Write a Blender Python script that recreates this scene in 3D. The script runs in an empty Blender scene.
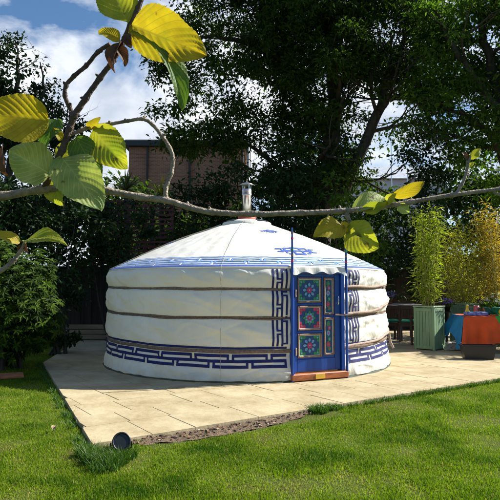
import bpy, math, random
import numpy as np
from mathutils import Vector, Matrix, noise
random.seed(7)
rng = np.random.default_rng(11)
PI = math.pi
R = math.radians
S = bpy.context.scene
COL = S.collection

# ------------------------------------------------------------------ camera
F = 560.0                    # focal length in pixels of a 500 px wide picture
PITCH = math.atan(36.0 / F)
EYE = 1.4
cam = bpy.data.cameras.new('camera')
cam.sensor_width = 36.0
cam.lens = 36.0 * F / 500.0
cam.clip_start = 0.05
cam.clip_end = 1000.0
camo = bpy.data.objects.new('camera', cam)
camo.location = (0, 0, EYE)
camo.rotation_euler = (PI / 2 + PITCH, 0, 0)
COL.objects.link(camo)
S.camera = camo

# ------------------------------------------------------------------ light
SUN_EL = R(40.0)
SUN_DIR = Vector((0.956 * math.cos(SUN_EL), 0.293 * math.cos(SUN_EL), math.sin(SUN_EL)))
world = bpy.data.worlds.new('World')
S.world = world
world.use_nodes = True
wn, wl = world.node_tree.nodes, world.node_tree.links
bg = wn['Background']
bg.inputs['Strength'].default_value = 0.043
sky = wn.new('ShaderNodeTexSky')
sky.sky_type = 'NISHITA'
sky.sun_disc = False
sky.sun_elevation = SUN_EL
sky.sun_rotation = math.atan2(SUN_DIR.x, SUN_DIR.y)
sky.dust_density = 0.6
sky.ozone_density = 2.0
tc = wn.new('ShaderNodeTexCoord')
mp = wn.new('ShaderNodeMapping')
mp.inputs['Scale'].default_value = (1.0, 1.0, 1.7)
mp.inputs['Location'].default_value = (0.33, 0.1, 0.12)
wl.new(tc.outputs['Generated'], mp.inputs['Vector'])
nz = wn.new('ShaderNodeTexNoise')
nz.inputs['Scale'].default_value = 4.2
nz.inputs['Detail'].default_value = 9.0
nz.inputs['Roughness'].default_value = 0.55
nz.inputs['Distortion'].default_value = 0.3
wl.new(mp.outputs['Vector'], nz.inputs['Vector'])
cr = wn.new('ShaderNodeValToRGB')
cr.color_ramp.elements[0].position = 0.40
cr.color_ramp.elements[0].color = (0, 0, 0, 1)
cr.color_ramp.elements[1].position = 0.55
cr.color_ramp.elements[1].color = (1, 1, 1, 1)
wl.new(nz.outputs['Fac'], cr.inputs['Fac'])
nz2 = wn.new('ShaderNodeTexNoise')
nz2.inputs['Scale'].default_value = 7.0
nz2.inputs['Detail'].default_value = 6.0
wl.new(mp.outputs['Vector'], nz2.inputs['Vector'])
cc = wn.new('ShaderNodeValToRGB')
cc.color_ramp.elements[0].position = 0.35
cc.color_ramp.elements[0].color = (6.6, 7.4, 8.8, 1)
cc.color_ramp.elements[1].position = 0.62
cc.color_ramp.elements[1].color = (12.0, 12.4, 13.0, 1)
wl.new(nz2.outputs['Fac'], cc.inputs['Fac'])
mx = wn.new('ShaderNodeMixRGB')
# a cloud bank stands over the houses ahead, the rest of the sky is mostly clear
dt = wn.new('ShaderNodeVectorMath'); dt.operation = 'DOT_PRODUCT'
dt.inputs[1].default_value = Vector((-.25, .90, .36)).normalized()
wl.new(tc.outputs['Generated'], dt.inputs[0])
mr = wn.new('ShaderNodeMapRange'); mr.inputs['From Min'].default_value = .55; mr.inputs['From Max'].default_value = .85
mr.inputs['To Min'].default_value = .12
wl.new(dt.outputs['Value'], mr.inputs['Value'])
cmul = wn.new('ShaderNodeMath'); cmul.operation = 'MULTIPLY'
wl.new(cr.outputs['Color'], cmul.inputs[0]); wl.new(mr.outputs['Result'], cmul.inputs[1])
wl.new(cmul.outputs[0], mx.inputs['Fac'])
tint = wn.new('ShaderNodeMixRGB'); tint.blend_type = 'MULTIPLY'; tint.inputs['Fac'].default_value = 1.0
tint.inputs['Color2'].default_value = (1.0, 1.3, 1.5, 1)
wl.new(sky.outputs['Color'], tint.inputs['Color1'])
wl.new(tint.outputs['Color'], mx.inputs['Color1'])
wl.new(cc.outputs['Color'], mx.inputs['Color2'])
wl.new(mx.outputs['Color'], bg.inputs['Color'])

sun = bpy.data.lights.new('sun', 'SUN')
sun.energy = 5.0
sun.angle = R(0.5)
sun.color = (1.0, 0.955, 0.86)
suno = bpy.data.objects.new('sun', sun)
suno.rotation_euler = SUN_DIR.to_track_quat('Z', 'Y').to_euler()
suno.location = SUN_DIR * 40
COL.objects.link(suno)

vs = S.view_settings
vs.view_transform = 'Standard'
vs.look = 'None'
vs.gamma = 1.0
vs.exposure = 1.15
vs.use_curve_mapping = False
S.cycles.max_bounces = 8
S.cycles.diffuse_bounces = 4
S.cycles.transmission_bounces = 6
S.cycles.use_denoising = True

# ------------------------------------------------------------------ helpers
def ray(px, py):
    u = (px - 250.0) / F
    v = -(py - 250.0) / F
    c, s = math.cos(PITCH), math.sin(PITCH)
    return Vector((u, c - s * v, s + c * v))

def gp(px, py, z=0.0):
    d = ray(px, py)
    t = (z - EYE) / d.z
    return Vector((d.x * t, d.y * t, z))

def dp(px, py, Y):
    d = ray(px, py)
    t = Y / d.y
    return Vector((d.x * t, Y, EYE + d.z * t))

def tag(o, label=None, cat=None, group=None, kind=None):
    if label: o['label'] = label
    if cat: o['category'] = cat
    if group: o['group'] = group
    if kind: o['kind'] = kind
    return o

def empty(name, loc, label=None, cat=None, group=None, rz=0):
    o = bpy.data.objects.new(name, None)
    o.empty_display_size = 0.2
    o.location = loc
    o.rotation_euler = (0, 0, rz)
    COL.objects.link(o)
    tag(o, label, cat, group)
    return o

def mesh_np(name, verts, faces_flat, loop_tot, mat, parent=None, attrs=None, uv=None, smooth=False, mat_idx=None):
    """verts Nx3, faces_flat: flat loop vertex list, loop_tot: loop count per face"""
    me = bpy.data.meshes.new(name)
    verts = np.asarray(verts, np.float32)
    faces_flat = np.asarray(faces_flat, np.int32)
    loop_tot = np.asarray(loop_tot, np.int32)
    me.vertices.add(len(verts)); me.vertices.foreach_set('co', verts.ravel())
    me.loops.add(len(faces_flat)); me.loops.foreach_set('vertex_index', faces_flat)
    me.polygons.add(len(loop_tot))
    st = np.zeros(len(loop_tot), np.int32); st[1:] = np.cumsum(loop_tot)[:-1]
    me.polygons.foreach_set('loop_start', st)
    me.polygons.foreach_set('loop_total', loop_tot)
    me.polygons.foreach_set('use_smooth', np.full(len(loop_tot), bool(smooth)))
    if mat_idx is not None: me.polygons.foreach_set('material_index', np.asarray(mat_idx, np.int32))
    if uv is not None:
        l = me.uv_layers.new(name='UVMap')
        l.data.foreach_set('uv', np.asarray(uv, np.float32)[faces_flat].ravel())
    if attrs:
        for k, a in attrs.items():
            at = me.attributes.new(k, 'FLOAT', 'POINT')
            at.data.foreach_set('value', np.asarray(a, np.float32))
    me.update(calc_edges=True)
    me.validate()
    for m in (mat if isinstance(mat, (list, tuple)) else [mat]): me.materials.append(m)
    o = bpy.data.objects.new(name, me)
    COL.objects.link(o)
    if parent: o.parent = parent
    return o

class MB:
    """collects shapes for one mesh"""
    def __init__(s): s.v = []; s.f = []; s.m = []; s.sm = []
    def add(s, vs, fs, m=0, sm=False):
        b = len(s.v)
        s.v += [tuple(v) for v in vs]
        for f in fs:
            s.f.append([b + i for i in f]); s.m.append(m); s.sm.append(sm)
        return s
    def box(s, c, d, m=0, rot=None, bev=0.0):
        x, y, z = d[0] / 2, d[1] / 2, d[2] / 2
        if bev <= 0:
            vs = [Vector((i, j, k)) for i in (-x, x) for j in (-y, y) for k in (-z, z)]
            fs = [(0, 1, 3, 2), (4, 6, 7, 5), (0, 4, 5, 1), (2, 3, 7, 6), (0, 2, 6, 4), (1, 5, 7, 3)]
        else:
            b = min(bev, x * .9, y * .9, z * .9)
            vs = []; idx = {}
            def q(p):
                k = tuple(round(t, 7) for t in p)
                if k not in idx: idx[k] = len(vs); vs.append(Vector(p))
                return idx[k]
            fs = []
            for ax in range(3):
                h = [x, y, z]
                a1, a2 = (ax + 1) % 3, (ax + 2) % 3
                for sg in (-1, 1):
                    pts = []
                    for (i, j) in ((-1, -1), (1, -1), (1, 1), (-1, 1)):
                        p = [0, 0, 0]; p[ax] = sg * h[ax]; p[a1] = i * (h[a1] - b); p[a2] = j * (h[a2] - b)
                        pts.append(q(p))
                    fs.append(tuple(pts if sg > 0 else pts[::-1]))
            for ax in range(3):
                a1, a2 = (ax + 1) % 3, (ax + 2) % 3
                h = [x, y, z]
                for i in (-1, 1):
                    for j in (-1, 1):
                        def pt(t, w):
                            p = [0, 0, 0]; p[ax] = t * (h[ax] - b)
                            if w: p[a1] = i * h[a1]; p[a2] = j * (h[a2] - b)
                            else: p[a1] = i * (h[a1] - b); p[a2] = j * h[a2]
                            return q(p)
                        fs.append((pt(-1, 1), pt(1, 1), pt(1, 0), pt(-1, 0)))
            for i in (-1, 1):
                for j in (-1, 1):
                    for k in (-1, 1):
                        fs.append((q((i * x, j * (y - b), k * (z - b))), q((i * (x - b), j * y, k * (z - b))), q((i * (x - b), j * (y - b), k * z))))
        c = Vector(c)
        if rot is not None: vs = [rot @ v for v in vs]
        return s.add([v + c for v in vs], fs, m)
    def tube(s, path, radii, n=8, m=0, caps=True, sm=True):
        path = [Vector(p) for p in path]
        if not isinstance(radii, (list, tuple)): radii = [radii] * len(path)
        vs, fs = [], []
        up = Vector((0, 0, 1))
        t0 = (path[1] - path[0]).normalized()
        a = t0.cross(up)
        if a.length < .05: a = t0.cross(Vector((1, 0, 0)))
        a.normalize()
        for i, p in enumerate(path):
            if i == 0: t = path[1] - p
            elif i == len(path) - 1: t = p - path[-2]
            else: t = path[i + 1] - path[i - 1]
            t.normalize()
            a = (a - t * a.dot(t)).normalized()
            b = t.cross(a)
            for k in range(n):
                w = 2 * PI * k / n
                vs.append(p + (a * math.cos(w) + b * math.sin(w)) * radii[i])
        for i in range(len(path) - 1):
            for k in range(n):
                fs.append((i * n + k, i * n + (k + 1) % n, (i + 1) * n + (k + 1) % n, (i + 1) * n + k))
        s.add(vs, fs, m, sm)
        if caps:
            s.add(vs[:n], [tuple(range(n))[::-1]], m); s.add(vs[-n:], [tuple(range(n))], m)
        return s
    def lathe(s, prof, c, n=24, m=0, sm=True, rot=None):
        vs, fs = [], []
        for (r, z) in prof:
            for k in range(n):
                w = 2 * PI * k / n
                vs.append(Vector((r * math.cos(w), r * math.sin(w), z)))
        for i in range(len(prof) - 1):
            for k in range(n):
                fs.append((i * n + k, i * n + (k + 1) % n, (i + 1) * n + (k + 1) % n, (i + 1) * n + k))
        if rot is not None: vs = [rot @ v for v in vs]
        c = Vector(c)
        return s.add([v + c for v in vs], fs, m, sm)
    def prism(s, pts, up, m=0):
        """closed polygon extruded by vector up"""
        n = len(pts); up = Vector(up)
        vs = [Vector(p) for p in pts] + [Vector(p) + up for p in pts]
        fs = [tuple(range(n))[::-1], tuple(range(n, 2 * n))] + [(i, (i + 1) % n, n + (i + 1) % n, n + i) for i in range(n)]
        return s.add(vs, fs, m)
    def build(s, name, mat, parent=None, attrs=None):
        me = bpy.data.meshes.new(name)
        me.from_pydata(s.v, [], s.f)
        for mm in (mat if isinstance(mat, (list, tuple)) else [mat]): me.materials.append(mm)
        me.polygons.foreach_set('material_index', s.m)
        me.polygons.foreach_set('use_smooth', s.sm)
        me.update()
        o = bpy.data.objects.new(name, me)
        COL.objects.link(o)
        if parent: o.parent = parent
        return o

def rotz(a): return Matrix.Rotation(a, 3, 'Z')

# ------------------------------------------------------------------ materials
def newmat(name):
    m = bpy.data.materials.new(name); m.use_nodes = True
    return m, m.node_tree.nodes, m.node_tree.links, m.node_tree.nodes['Principled BSDF']

def mat(name, c, rough=.6, metal=0.0, var=.18, scale=8.0, bump=0.0, bscale=60.0, stretch=None, spec=.5, coords='Object'):
    """plain material with noise mottling and an optional fine bump"""
    m, N, L, P = newmat(name)
    P.inputs['Roughness'].default_value = rough
    P.inputs['Metallic'].default_value = metal
    P.inputs['Specular IOR Level'].default_value = spec
    t = N.new('ShaderNodeTexCoord'); mpp = N.new('ShaderNodeMapping')
    if stretch: mpp.inputs['Scale'].default_value = stretch
    L.new(t.outputs[coords], mpp.inputs['Vector'])
    n = N.new('ShaderNodeTexNoise'); n.inputs['Scale'].default_value = scale; n.inputs['Detail'].default_value = 6
    L.new(mpp.outputs['Vector'], n.inputs['Vector'])
    r = N.new('ShaderNodeValToRGB')
    r.color_ramp.elements[0].position = .3; r.color_ramp.elements[1].position = .7
    r.color_ramp.elements[0].color = (*[x * (1 - var) for x in c], 1)
    r.color_ramp.elements[1].color = (*[min(1, x * (1 + var)) for x in c], 1)
    L.new(n.outputs['Fac'], r.inputs['Fac']); L.new(r.outputs['Color'], P.inputs['Base Color'])
    if bump:
        n2 = N.new('ShaderNodeTexNoise'); n2.inputs['Scale'].default_value = bscale; n2.inputs['Detail'].default_value = 4
        L.new(mpp.outputs['Vector'], n2.inputs['Vector'])
        b = N.new('ShaderNodeBump'); b.inputs['Strength'].default_value = bump; b.inputs['Distance'].default_value = .02
        L.new(n2.outputs['Fac'], b.inputs['Height']); L.new(b.outputs['Normal'], P.inputs['Normal'])
    return m

def leafmat(name, dark, light, trans=.35, rough=.45, tcol=None, spec=.4):
    """two sided foliage: the per leaf attribute 'tint' picks between two leaf colours"""
    m, N, L, P = newmat(name)
    a = N.new('ShaderNodeAttribute'); a.attribute_name = 'tint'
    r = N.new('ShaderNodeValToRGB')
    r.color_ramp.elements[0].color = (*dark, 1); r.color_ramp.elements[1].color = (*light, 1)
    L.new(a.outputs['Fac'], r.inputs['Fac'])
    L.new(r.outputs['Color'], P.inputs['Base Color'])
    P.inputs['Roughness'].default_value = rough
    P.inputs['Specular IOR Level'].default_value = spec
    T = N.new('ShaderNodeBsdfTranslucent')
    tm = N.new('ShaderNodeMixRGB'); tm.blend_type = 'MULTIPLY'; tm.inputs['Fac'].default_value = 1
    tm.inputs['Color2'].default_value = (*(tcol or (1.5, 1.7, .6)), 1)
    L.new(r.outputs['Color'], tm.inputs['Color1']); L.new(tm.outputs['Color'], T.inputs['Color'])
    x = N.new('ShaderNodeMixShader'); x.inputs['Fac'].default_value = trans
    L.new(P.outputs['BSDF'], x.inputs[1]); L.new(T.outputs['BSDF'], x.inputs[2])
    L.new(x.outputs['Shader'], N['Material Output'].inputs['Surface'])
    return m

M = {}
def fabric_mat(name, bump):
    m, N, L, P = newmat(name)
    P.inputs['Roughness'].default_value = .85
    P.inputs['Specular IOR Level'].default_value = .15
    t = N.new('ShaderNodeTexCoord')
    n = N.new('ShaderNodeTexNoise'); n.inputs['Scale'].default_value = 1.6; n.inputs['Detail'].default_value = 7
    L.new(t.outputs['Object'], n.inputs['Vector'])
    r = N.new('ShaderNodeValToRGB')
    r.color_ramp.elements[0].position = .3; r.color_ramp.elements[1].position = .65
    r.color_ramp.elements[0].color = (.78, .76, .69, 1); r.color_ramp.elements[1].color = (.86, .855, .82, 1)
    L.new(n.outputs['Fac'], r.inputs['Fac'])
    # splashed mud and water marks low on the cloth
    sx = N.new('ShaderNodeSeparateXYZ'); L.new(t.outputs['Object'], sx.inputs[0])
    nd = N.new('ShaderNodeTexNoise'); nd.inputs['Scale'].default_value = 6; nd.inputs['Detail'].default_value = 8; nd.inputs['Roughness'].default_value = .7
    L.new(t.outputs['Object'], nd.inputs['Vector'])
    ad = N.new('ShaderNodeMath'); ad.operation = 'MULTIPLY_ADD'; ad.inputs[1].default_value = .38; L.new(nd.outputs['Fac'], ad.inputs[0])
    ng = N.new('ShaderNodeMath'); ng.operation = 'MULTIPLY'; ng.inputs[1].default_value = -1; L.new(sx.outputs['Z'], ng.inputs[0]); L.new(ng.outputs[0], ad.inputs[2])
    dr = N.new('ShaderNodeMapRange'); dr.inputs['From Min'].default_value = .03; dr.inputs['From Max'].default_value = .19; dr.inputs['To Max'].default_value = .55
    L.new(ad.outputs[0], dr.inputs['Value'])
    dm = N.new('ShaderNodeMixRGB'); dm.inputs['Color2'].default_value = (.46, .42, .33, 1)
    L.new(dr.outputs['Result'], dm.inputs['Fac']); L.new(r.outputs['Color'], dm.inputs['Color1']); L.new(dm.outputs['Color'], P.inputs['Base Color'])
    mpp = N.new('ShaderNodeMapping'); mpp.inputs['Scale'].default_value = (2.5, 2.5, 1.2)
    L.new(t.outputs['Object'], mpp.inputs['Vector'])
    n2 = N.new('ShaderNodeTexNoise'); n2.inputs['Scale'].default_value = 5; n2.inputs['Detail'].default_value = 7
    n2.inputs['Distortion'].default_value = 1.2
    L.new(mpp.outputs['Vector'], n2.inputs['Vector'])
    b = N.new('ShaderNodeBump'); b.inputs['Strength'].default_value = bump; b.inputs['Distance'].default_value = .025
    L.new(n2.outputs['Fac'], b.inputs['Height']); L.new(b.outputs['Normal'], P.inputs['Normal'])
    T = N.new('ShaderNodeBsdfTranslucent'); T.inputs['Color'].default_value = (.85, .8, .55, 1)
    x = N.new('ShaderNodeMixShader'); x.inputs['Fac'].default_value = .28
    L.new(P.outputs['BSDF'], x.inputs[1]); L.new(T.outputs['BSDF'], x.inputs[2])
    L.new(x.outputs['Shader'], N['Material Output'].inputs['Surface'])
    return m
M['canvas'] = fabric_mat('white_canvas', .38)
M['roofcanvas'] = fabric_mat('white_roof_canvas', .15)
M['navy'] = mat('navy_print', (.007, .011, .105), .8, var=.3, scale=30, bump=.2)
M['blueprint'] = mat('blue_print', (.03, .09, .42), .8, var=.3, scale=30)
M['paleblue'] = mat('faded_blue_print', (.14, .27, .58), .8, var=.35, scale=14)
M['strap'] = mat('woven_strap', (.20, .135, .095), .9, var=.35, scale=40, bump=.5, bscale=200)
M['straplight'] = mat('pale_strap', (.38, .28, .22), .9, var=.3, scale=40, bump=.5, bscale=200)
M['door'] = mat('blue_gloss_paint', (.005, .055, .29), .42, var=.25, scale=9, bump=.12, bscale=40, stretch=(1, 1, .2))
M['doordark'] = mat('dark_blue_paint', (.006, .04, .24), .42, var=.25, scale=9)
M['gold'] = mat('ochre_moulding', (.26, .15, .08), .5, var=.3, scale=30)
M['white_line'] = mat('white_paint', (.7, .68, .62), .5, var=.15)
M['pink'] = mat('pink_paint', (.52, .025, .09), .5, var=.25, scale=50)
M['green'] = mat('green_paint', (.02, .22, .07), .5, var=.3, scale=50)
M['ice'] = mat('pale_blue_paint', (.16, .32, .52), .5, var=.2, scale=50)
M['teal'] = mat('teal_paint', (.006, .055, .16), .5, var=.3, scale=50)
M['orangewood'] = mat('orange_wood', (.36, .10, .025), .5, var=.4, scale=6, stretch=(1, 1, 6), bump=.2)
M['yellowpaint'] = mat('yellow_paint', (.62, .36, .03), .5, var=.2)
M['redpaint'] = mat('red_oxide', (.52, .07, .03), .6, var=.25)
M['steel'] = mat('stainless_steel', (.62, .62, .60), .28, 1.0, var=.12, scale=20)
M['tarp'] = mat('dark_green_tarpaulin', (.025, .045, .03), .6, var=.3)
M['rope'] = mat('pale_rope', (.42, .37, .28), .9, var=.3, scale=60)
M['crownglass'] = mat('smoky_blue_window', (.014, .024, .045), .6, spec=.15, var=.3, scale=4)
M['black'] = mat('black_plastic', (.007, .007, .008), .4, var=.3, scale=20, bump=.15)
M['lens'] = mat('dark_glass', (.012, .014, .014), .25, var=.2)
M['darkwood'] = mat('dark_stained_wood', (.055, .026, .014), .55, var=.45, scale=7, stretch=(1, 1, .15), bump=.25)
M['fencewood'] = mat('weathered_brown_fence', (.030, .017, .011), .85, var=.5, scale=5, stretch=(3, 3, .3), bump=.4)
M['greytop'] = mat('weathered_table_top', (.30, .25, .20), .7, var=.3, scale=6, stretch=(.2, 2, 1), bump=.3)
M['planter'] = mat('sage_green_paint', (.15, .24, .13), .6, var=.16, scale=5, bump=.15, stretch=(1, 1, .3))
M['planterlight'] = mat('pale_sage_paint', (.21, .31, .17), .6, var=.14, scale=5, bump=.15, stretch=(1, 1, .3))
M['soil'] = mat('dark_soil', (.04, .027, .018), .95, var=.4, scale=40, bump=.8)
M['cushion'] = mat('green_cushion', (.02, .30, .17), .85, var=.25, scale=12)
M['terracotta'] = mat('terracotta', (.32, .10, .05), .8, var=.25, scale=14)
M['purple'] = leafmat('purple_petals', (.14, .07, .40), (.34, .24, .62), .3)
M['cloth_blue'] = mat('turquoise_cloth', (.008, .16, .36), .85, var=.18, scale=5, bump=.3, bscale=9)
M['cloth_orange'] = mat('orange_cloth', (.66, .075, .008), .85, var=.15, scale=5, bump=.3, bscale=9)
M['cloth_green'] = mat('green_cloth', (.05, .34, .03), .85, var=.18, scale=5, bump=.3, bscale=9)
M['toy_yellow'] = mat('yellow_plastic', (.80, .48, .02), .35, var=.08)
M['toy_pink'] = mat('rose_plastic', (.55, .12, .12), .4, var=.1)
M['toy_teal'] = mat('teal_plastic', (.03, .20, .19), .3, var=.2, scale=20)
M['bluebox'] = mat('blue_patterned_box', (.16, .17, .42), .5, var=.7, scale=26)
M['whiteplastic'] = mat('white_plastic', (.72, .72, .72), .4, var=.06)
M['greyplastic'] = mat('crumpled_grey_sheet', (.22, .21, .19), .5, var=.5, scale=18, bump=.8, bscale=20)
M['bark'] = mat('bark', (.055, .042, .030), .95, var=.5, scale=9, bump=.9, bscale=22, stretch=(1, 1, .3))
M['twig'] = mat('grey_brown_bark', (.27, .22, .165), .85, var=.45, scale=55, bump=.6, bscale=180)
M['twigdark'] = mat('dark_brown_bark', (.085, .055, .04), .85, var=.45, scale=55, bump=.6, bscale=180)
M['culm'] = mat('bamboo_culm', (.30, .26, .06), .5, var=.3, scale=9)
M['fascia'] = mat('dark_fascia', (.03, .03, .035), .6, var=.2)
M['whitewall'] = mat('pale_render', (.55, .57, .60), .8, var=.08)
M['slateroof'] = mat('pale_slate', (.30, .33, .38), .7, var=.2, scale=3)
M['redlath'] = mat('red_brown_lath', (.085, .022, .018), .8, var=.4, scale=11)
M['sleeper'] = mat('pale_timber', (.26, .18, .11), .85, var=.35, scale=4, stretch=(.3, 4, 4), bump=.4)
M['rustboard'] = mat('rust_brown_board', (.30, .10, .035), .8, var=.35, scale=9, bump=.4)
M['dryleaf'] = mat('dry_leaf', (.30, .22, .13), .8, var=.25, scale=60)

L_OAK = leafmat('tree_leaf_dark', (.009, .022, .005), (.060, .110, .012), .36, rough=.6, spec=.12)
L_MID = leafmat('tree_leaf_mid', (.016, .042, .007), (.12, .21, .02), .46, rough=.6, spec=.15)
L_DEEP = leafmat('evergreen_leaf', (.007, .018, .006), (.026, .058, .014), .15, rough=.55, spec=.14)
L_SHRUB = leafmat('shrub_leaf', (.006, .018, .003), (.095, .165, .012), .30, rough=.6, spec=.08)
L_SPIKE = leafmat('spiky_leaf', (.03, .05, .02), (.12, .14, .05), .2, rough=.4)
L_YSPIKE = leafmat('yellow_spiky_leaf', (.14, .11, .02), (.40, .30, .05), .25, rough=.4)
L_BAM1 = leafmat('bamboo_leaf_green', (.10, .16, .012), (.36, .38, .035), .4)
L_BAM2 = leafmat('bamboo_leaf_olive', (.18, .19, .018), (.42, .38, .04), .42)
L_BAM3 = leafmat('bamboo_leaf_amber', (.24, .19, .02), (.46, .37, .05), .4, tcol=(1.4, 1.25, .5))
L_GRASS = leafmat('grass_blade', (.028, .086, .004), (.200, .278, .010), .35, rough=.6, spec=.12)
L_TUFT = leafmat('rank_grass_blade', (.018, .055, .006), (.09, .17, .015), .3, rough=.5)

_e = next(n for n in L_GRASS.node_tree.nodes if n.type == 'VALTORGB').color_ramp.elements
_e[1].position = .82
_x = _e.new(.97); _x.color = (.40, .33, .10, 1)
# ------------------------------------------------------------------ ground
def ground_mat():
    m, N, L, P = newmat('lawn_soil_and_grass')
    P.inputs['Roughness'].default_value = .95
    P.inputs['Specular IOR Level'].default_value = .1
    t = N.new('ShaderNodeTexCoord')
    n = N.new('ShaderNodeTexNoise'); n.inputs['Scale'].default_value = 1.1; n.inputs['Detail'].default_value = 9; n.inputs['Roughness'].default_value = .65
    L.new(t.outputs['Object'], n.inputs['Vector'])
    r = N.new('ShaderNodeValToRGB')
    e = r.color_ramp.elements
    e[0].position = .30; e[0].color = (.085, .072, .022, 1)
    e[1].position = .72; e[1].color = (.060, .110, .014, 1)
    x = e.new(.5); x.color = (.085, .110, .018, 1)
    L.new(n.outputs['Fac'], r.inputs['Fac'])
    n2 = N.new('ShaderNodeTexNoise'); n2.inputs['Scale'].default_value = 90; n2.inputs['Detail'].default_value = 5
    L.new(t.outputs['Object'], n2.inputs['Vector'])
    mm = N.new('ShaderNodeMixRGB'); mm.blend_type = 'OVERLAY'; mm.inputs['Fac'].default_value = .6
    L.new(r.outputs['Color'], mm.inputs['Color1']); L.new(n2.outputs['Fac'], mm.inputs['Color2'])
    L.new(mm.outputs['Color'], P.inputs['Base Color'])
    b = N.new('ShaderNodeBump'); b.inputs['Strength'].default_value = .8; b.inputs['Distance'].default_value = .04
    L.new(n2.outputs['Fac'], b.inputs['Height']); L.new(b.outputs['Normal'], P.inputs['Normal'])
    return m
g = MB()
g.add([(-200, -60, -.012), (200, -60, -.012), (200, 300, -.012), (-200, 300, -.012)], [(0, 1, 2, 3)])
tag(g.build('ground', M['soil']), kind='structure')

PC = gp(92, 449)                                     # front left corner of the paving
PR = gp(310, 411); PF = gp(500, 381)
PL = gp(43, 365); PB = gp(78, 343)
ex = (PF - PC).normalized()
PF2 = PC + ex * 13.0
patio_poly = [PC, PC + ex * 3.0 + Vector((.02, 0, 0)), PF2, Vector((PF2.x, 22, 0)), Vector((-4.0, 22, 0)), Vector((PB.x, PB.y, 0)), PL]
ang = math.atan2(ex.y, ex.x)

def lawn_mesh():
    n = 70
    xs = np.linspace(-14, 14, n); ys = np.linspace(-6, 16, n)
    X, Y = np.meshgrid(xs, ys)
    Z = np.array([[0.012 * noise.noise(Vector((x * .9, y * .9, 3))) - .002 for x in xs] for y in ys])
    v = np.stack([X, Y, Z], -1).reshape(-1, 3)
    idx = np.arange(n * n).reshape(n, n)
    q = np.stack([idx[:-1, :-1], idx[:-1, 1:], idx[1:, 1:], idx[1:, :-1]], -1).reshape(-1)
    return v, q, np.full((n - 1) ** 2, 4)
v, q, lt = lawn_mesh()
tag(mesh_np('lawn', v, q, lt, ground_mat(), smooth=True), kind='structure')

def paving_mat():
    m, N, L, P = newmat('sandstone_paving')
    P.inputs['Roughness'].default_value = .85
    P.inputs['Specular IOR Level'].default_value = .2
    t = N.new('ShaderNodeTexCoord')
    at = N.new('ShaderNodeAttribute'); at.attribute_name = 'tint'
    r = N.new('ShaderNodeValToRGB')
    r.color_ramp.elements[0].color = (.362, .302, .195, 1); r.color_ramp.elements[1].color = (.398, .335, .218, 1)
    L.new(at.outputs['Fac'], r.inputs['Fac'])
    n = N.new('ShaderNodeTexNoise'); n.inputs['Scale'].default_value = 2.2; n.inputs['Detail'].default_value = 10; n.inputs['Roughness'].default_value = .7
    L.new(t.outputs['Object'], n.inputs['Vector'])
    r2 = N.new('ShaderNodeValToRGB')
    r2.color_ramp.elements[0].position = .33; r2.color_ramp.elements[0].color = (.74, .69, .58, 1)
    r2.color_ramp.elements[1].position = .62; r2.color_ramp.elements[1].color = (1.08, 1.08, 1.06, 1)
    L.new(n.outputs['Fac'], r2.inputs['Fac'])
    mm = N.new('ShaderNodeMixRGB'); mm.blend_type = 'MULTIPLY'; mm.inputs['Fac'].default_value = 1
    L.new(r.outputs['Color'], mm.inputs['Color1']); L.new(r2.outputs['Color'], mm.inputs['Color2'])
    L.new(mm.outputs['Color'], P.inputs['Base Color'])
    n2 = N.new('ShaderNodeTexNoise'); n2.inputs['Scale'].default_value = 16; n2.inputs['Detail'].default_value = 8
    L.new(t.outputs['Object'], n2.inputs['Vector'])
    b = N.new('ShaderNodeBump'); b.inputs['Strength'].default_value = .35; b.inputs['Distance'].default_value = .02
    L.new(n2.outputs['Fac'], b.inputs['Height']); L.new(b.outputs['Normal'], P.inputs['Normal'])
    return m

def clip_half(poly, p, n):
    out = []
    for i in range(len(poly)):
        a, b = poly[i], poly[(i + 1) % len(poly)]
        da, db = (a - p).dot(n), (b - p).dot(n)
        if da >= 0: out.append(a)
        if (da >= 0) != (db >= 0): out.append(a + (b - a) * (da / (da - db)))
    return out

def area2(poly):
    return abs(sum(poly[i].x * poly[(i + 1) % len(poly)].y - poly[(i + 1) % len(poly)].x * poly[i].y for i in range(len(poly)))) / 2

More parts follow.
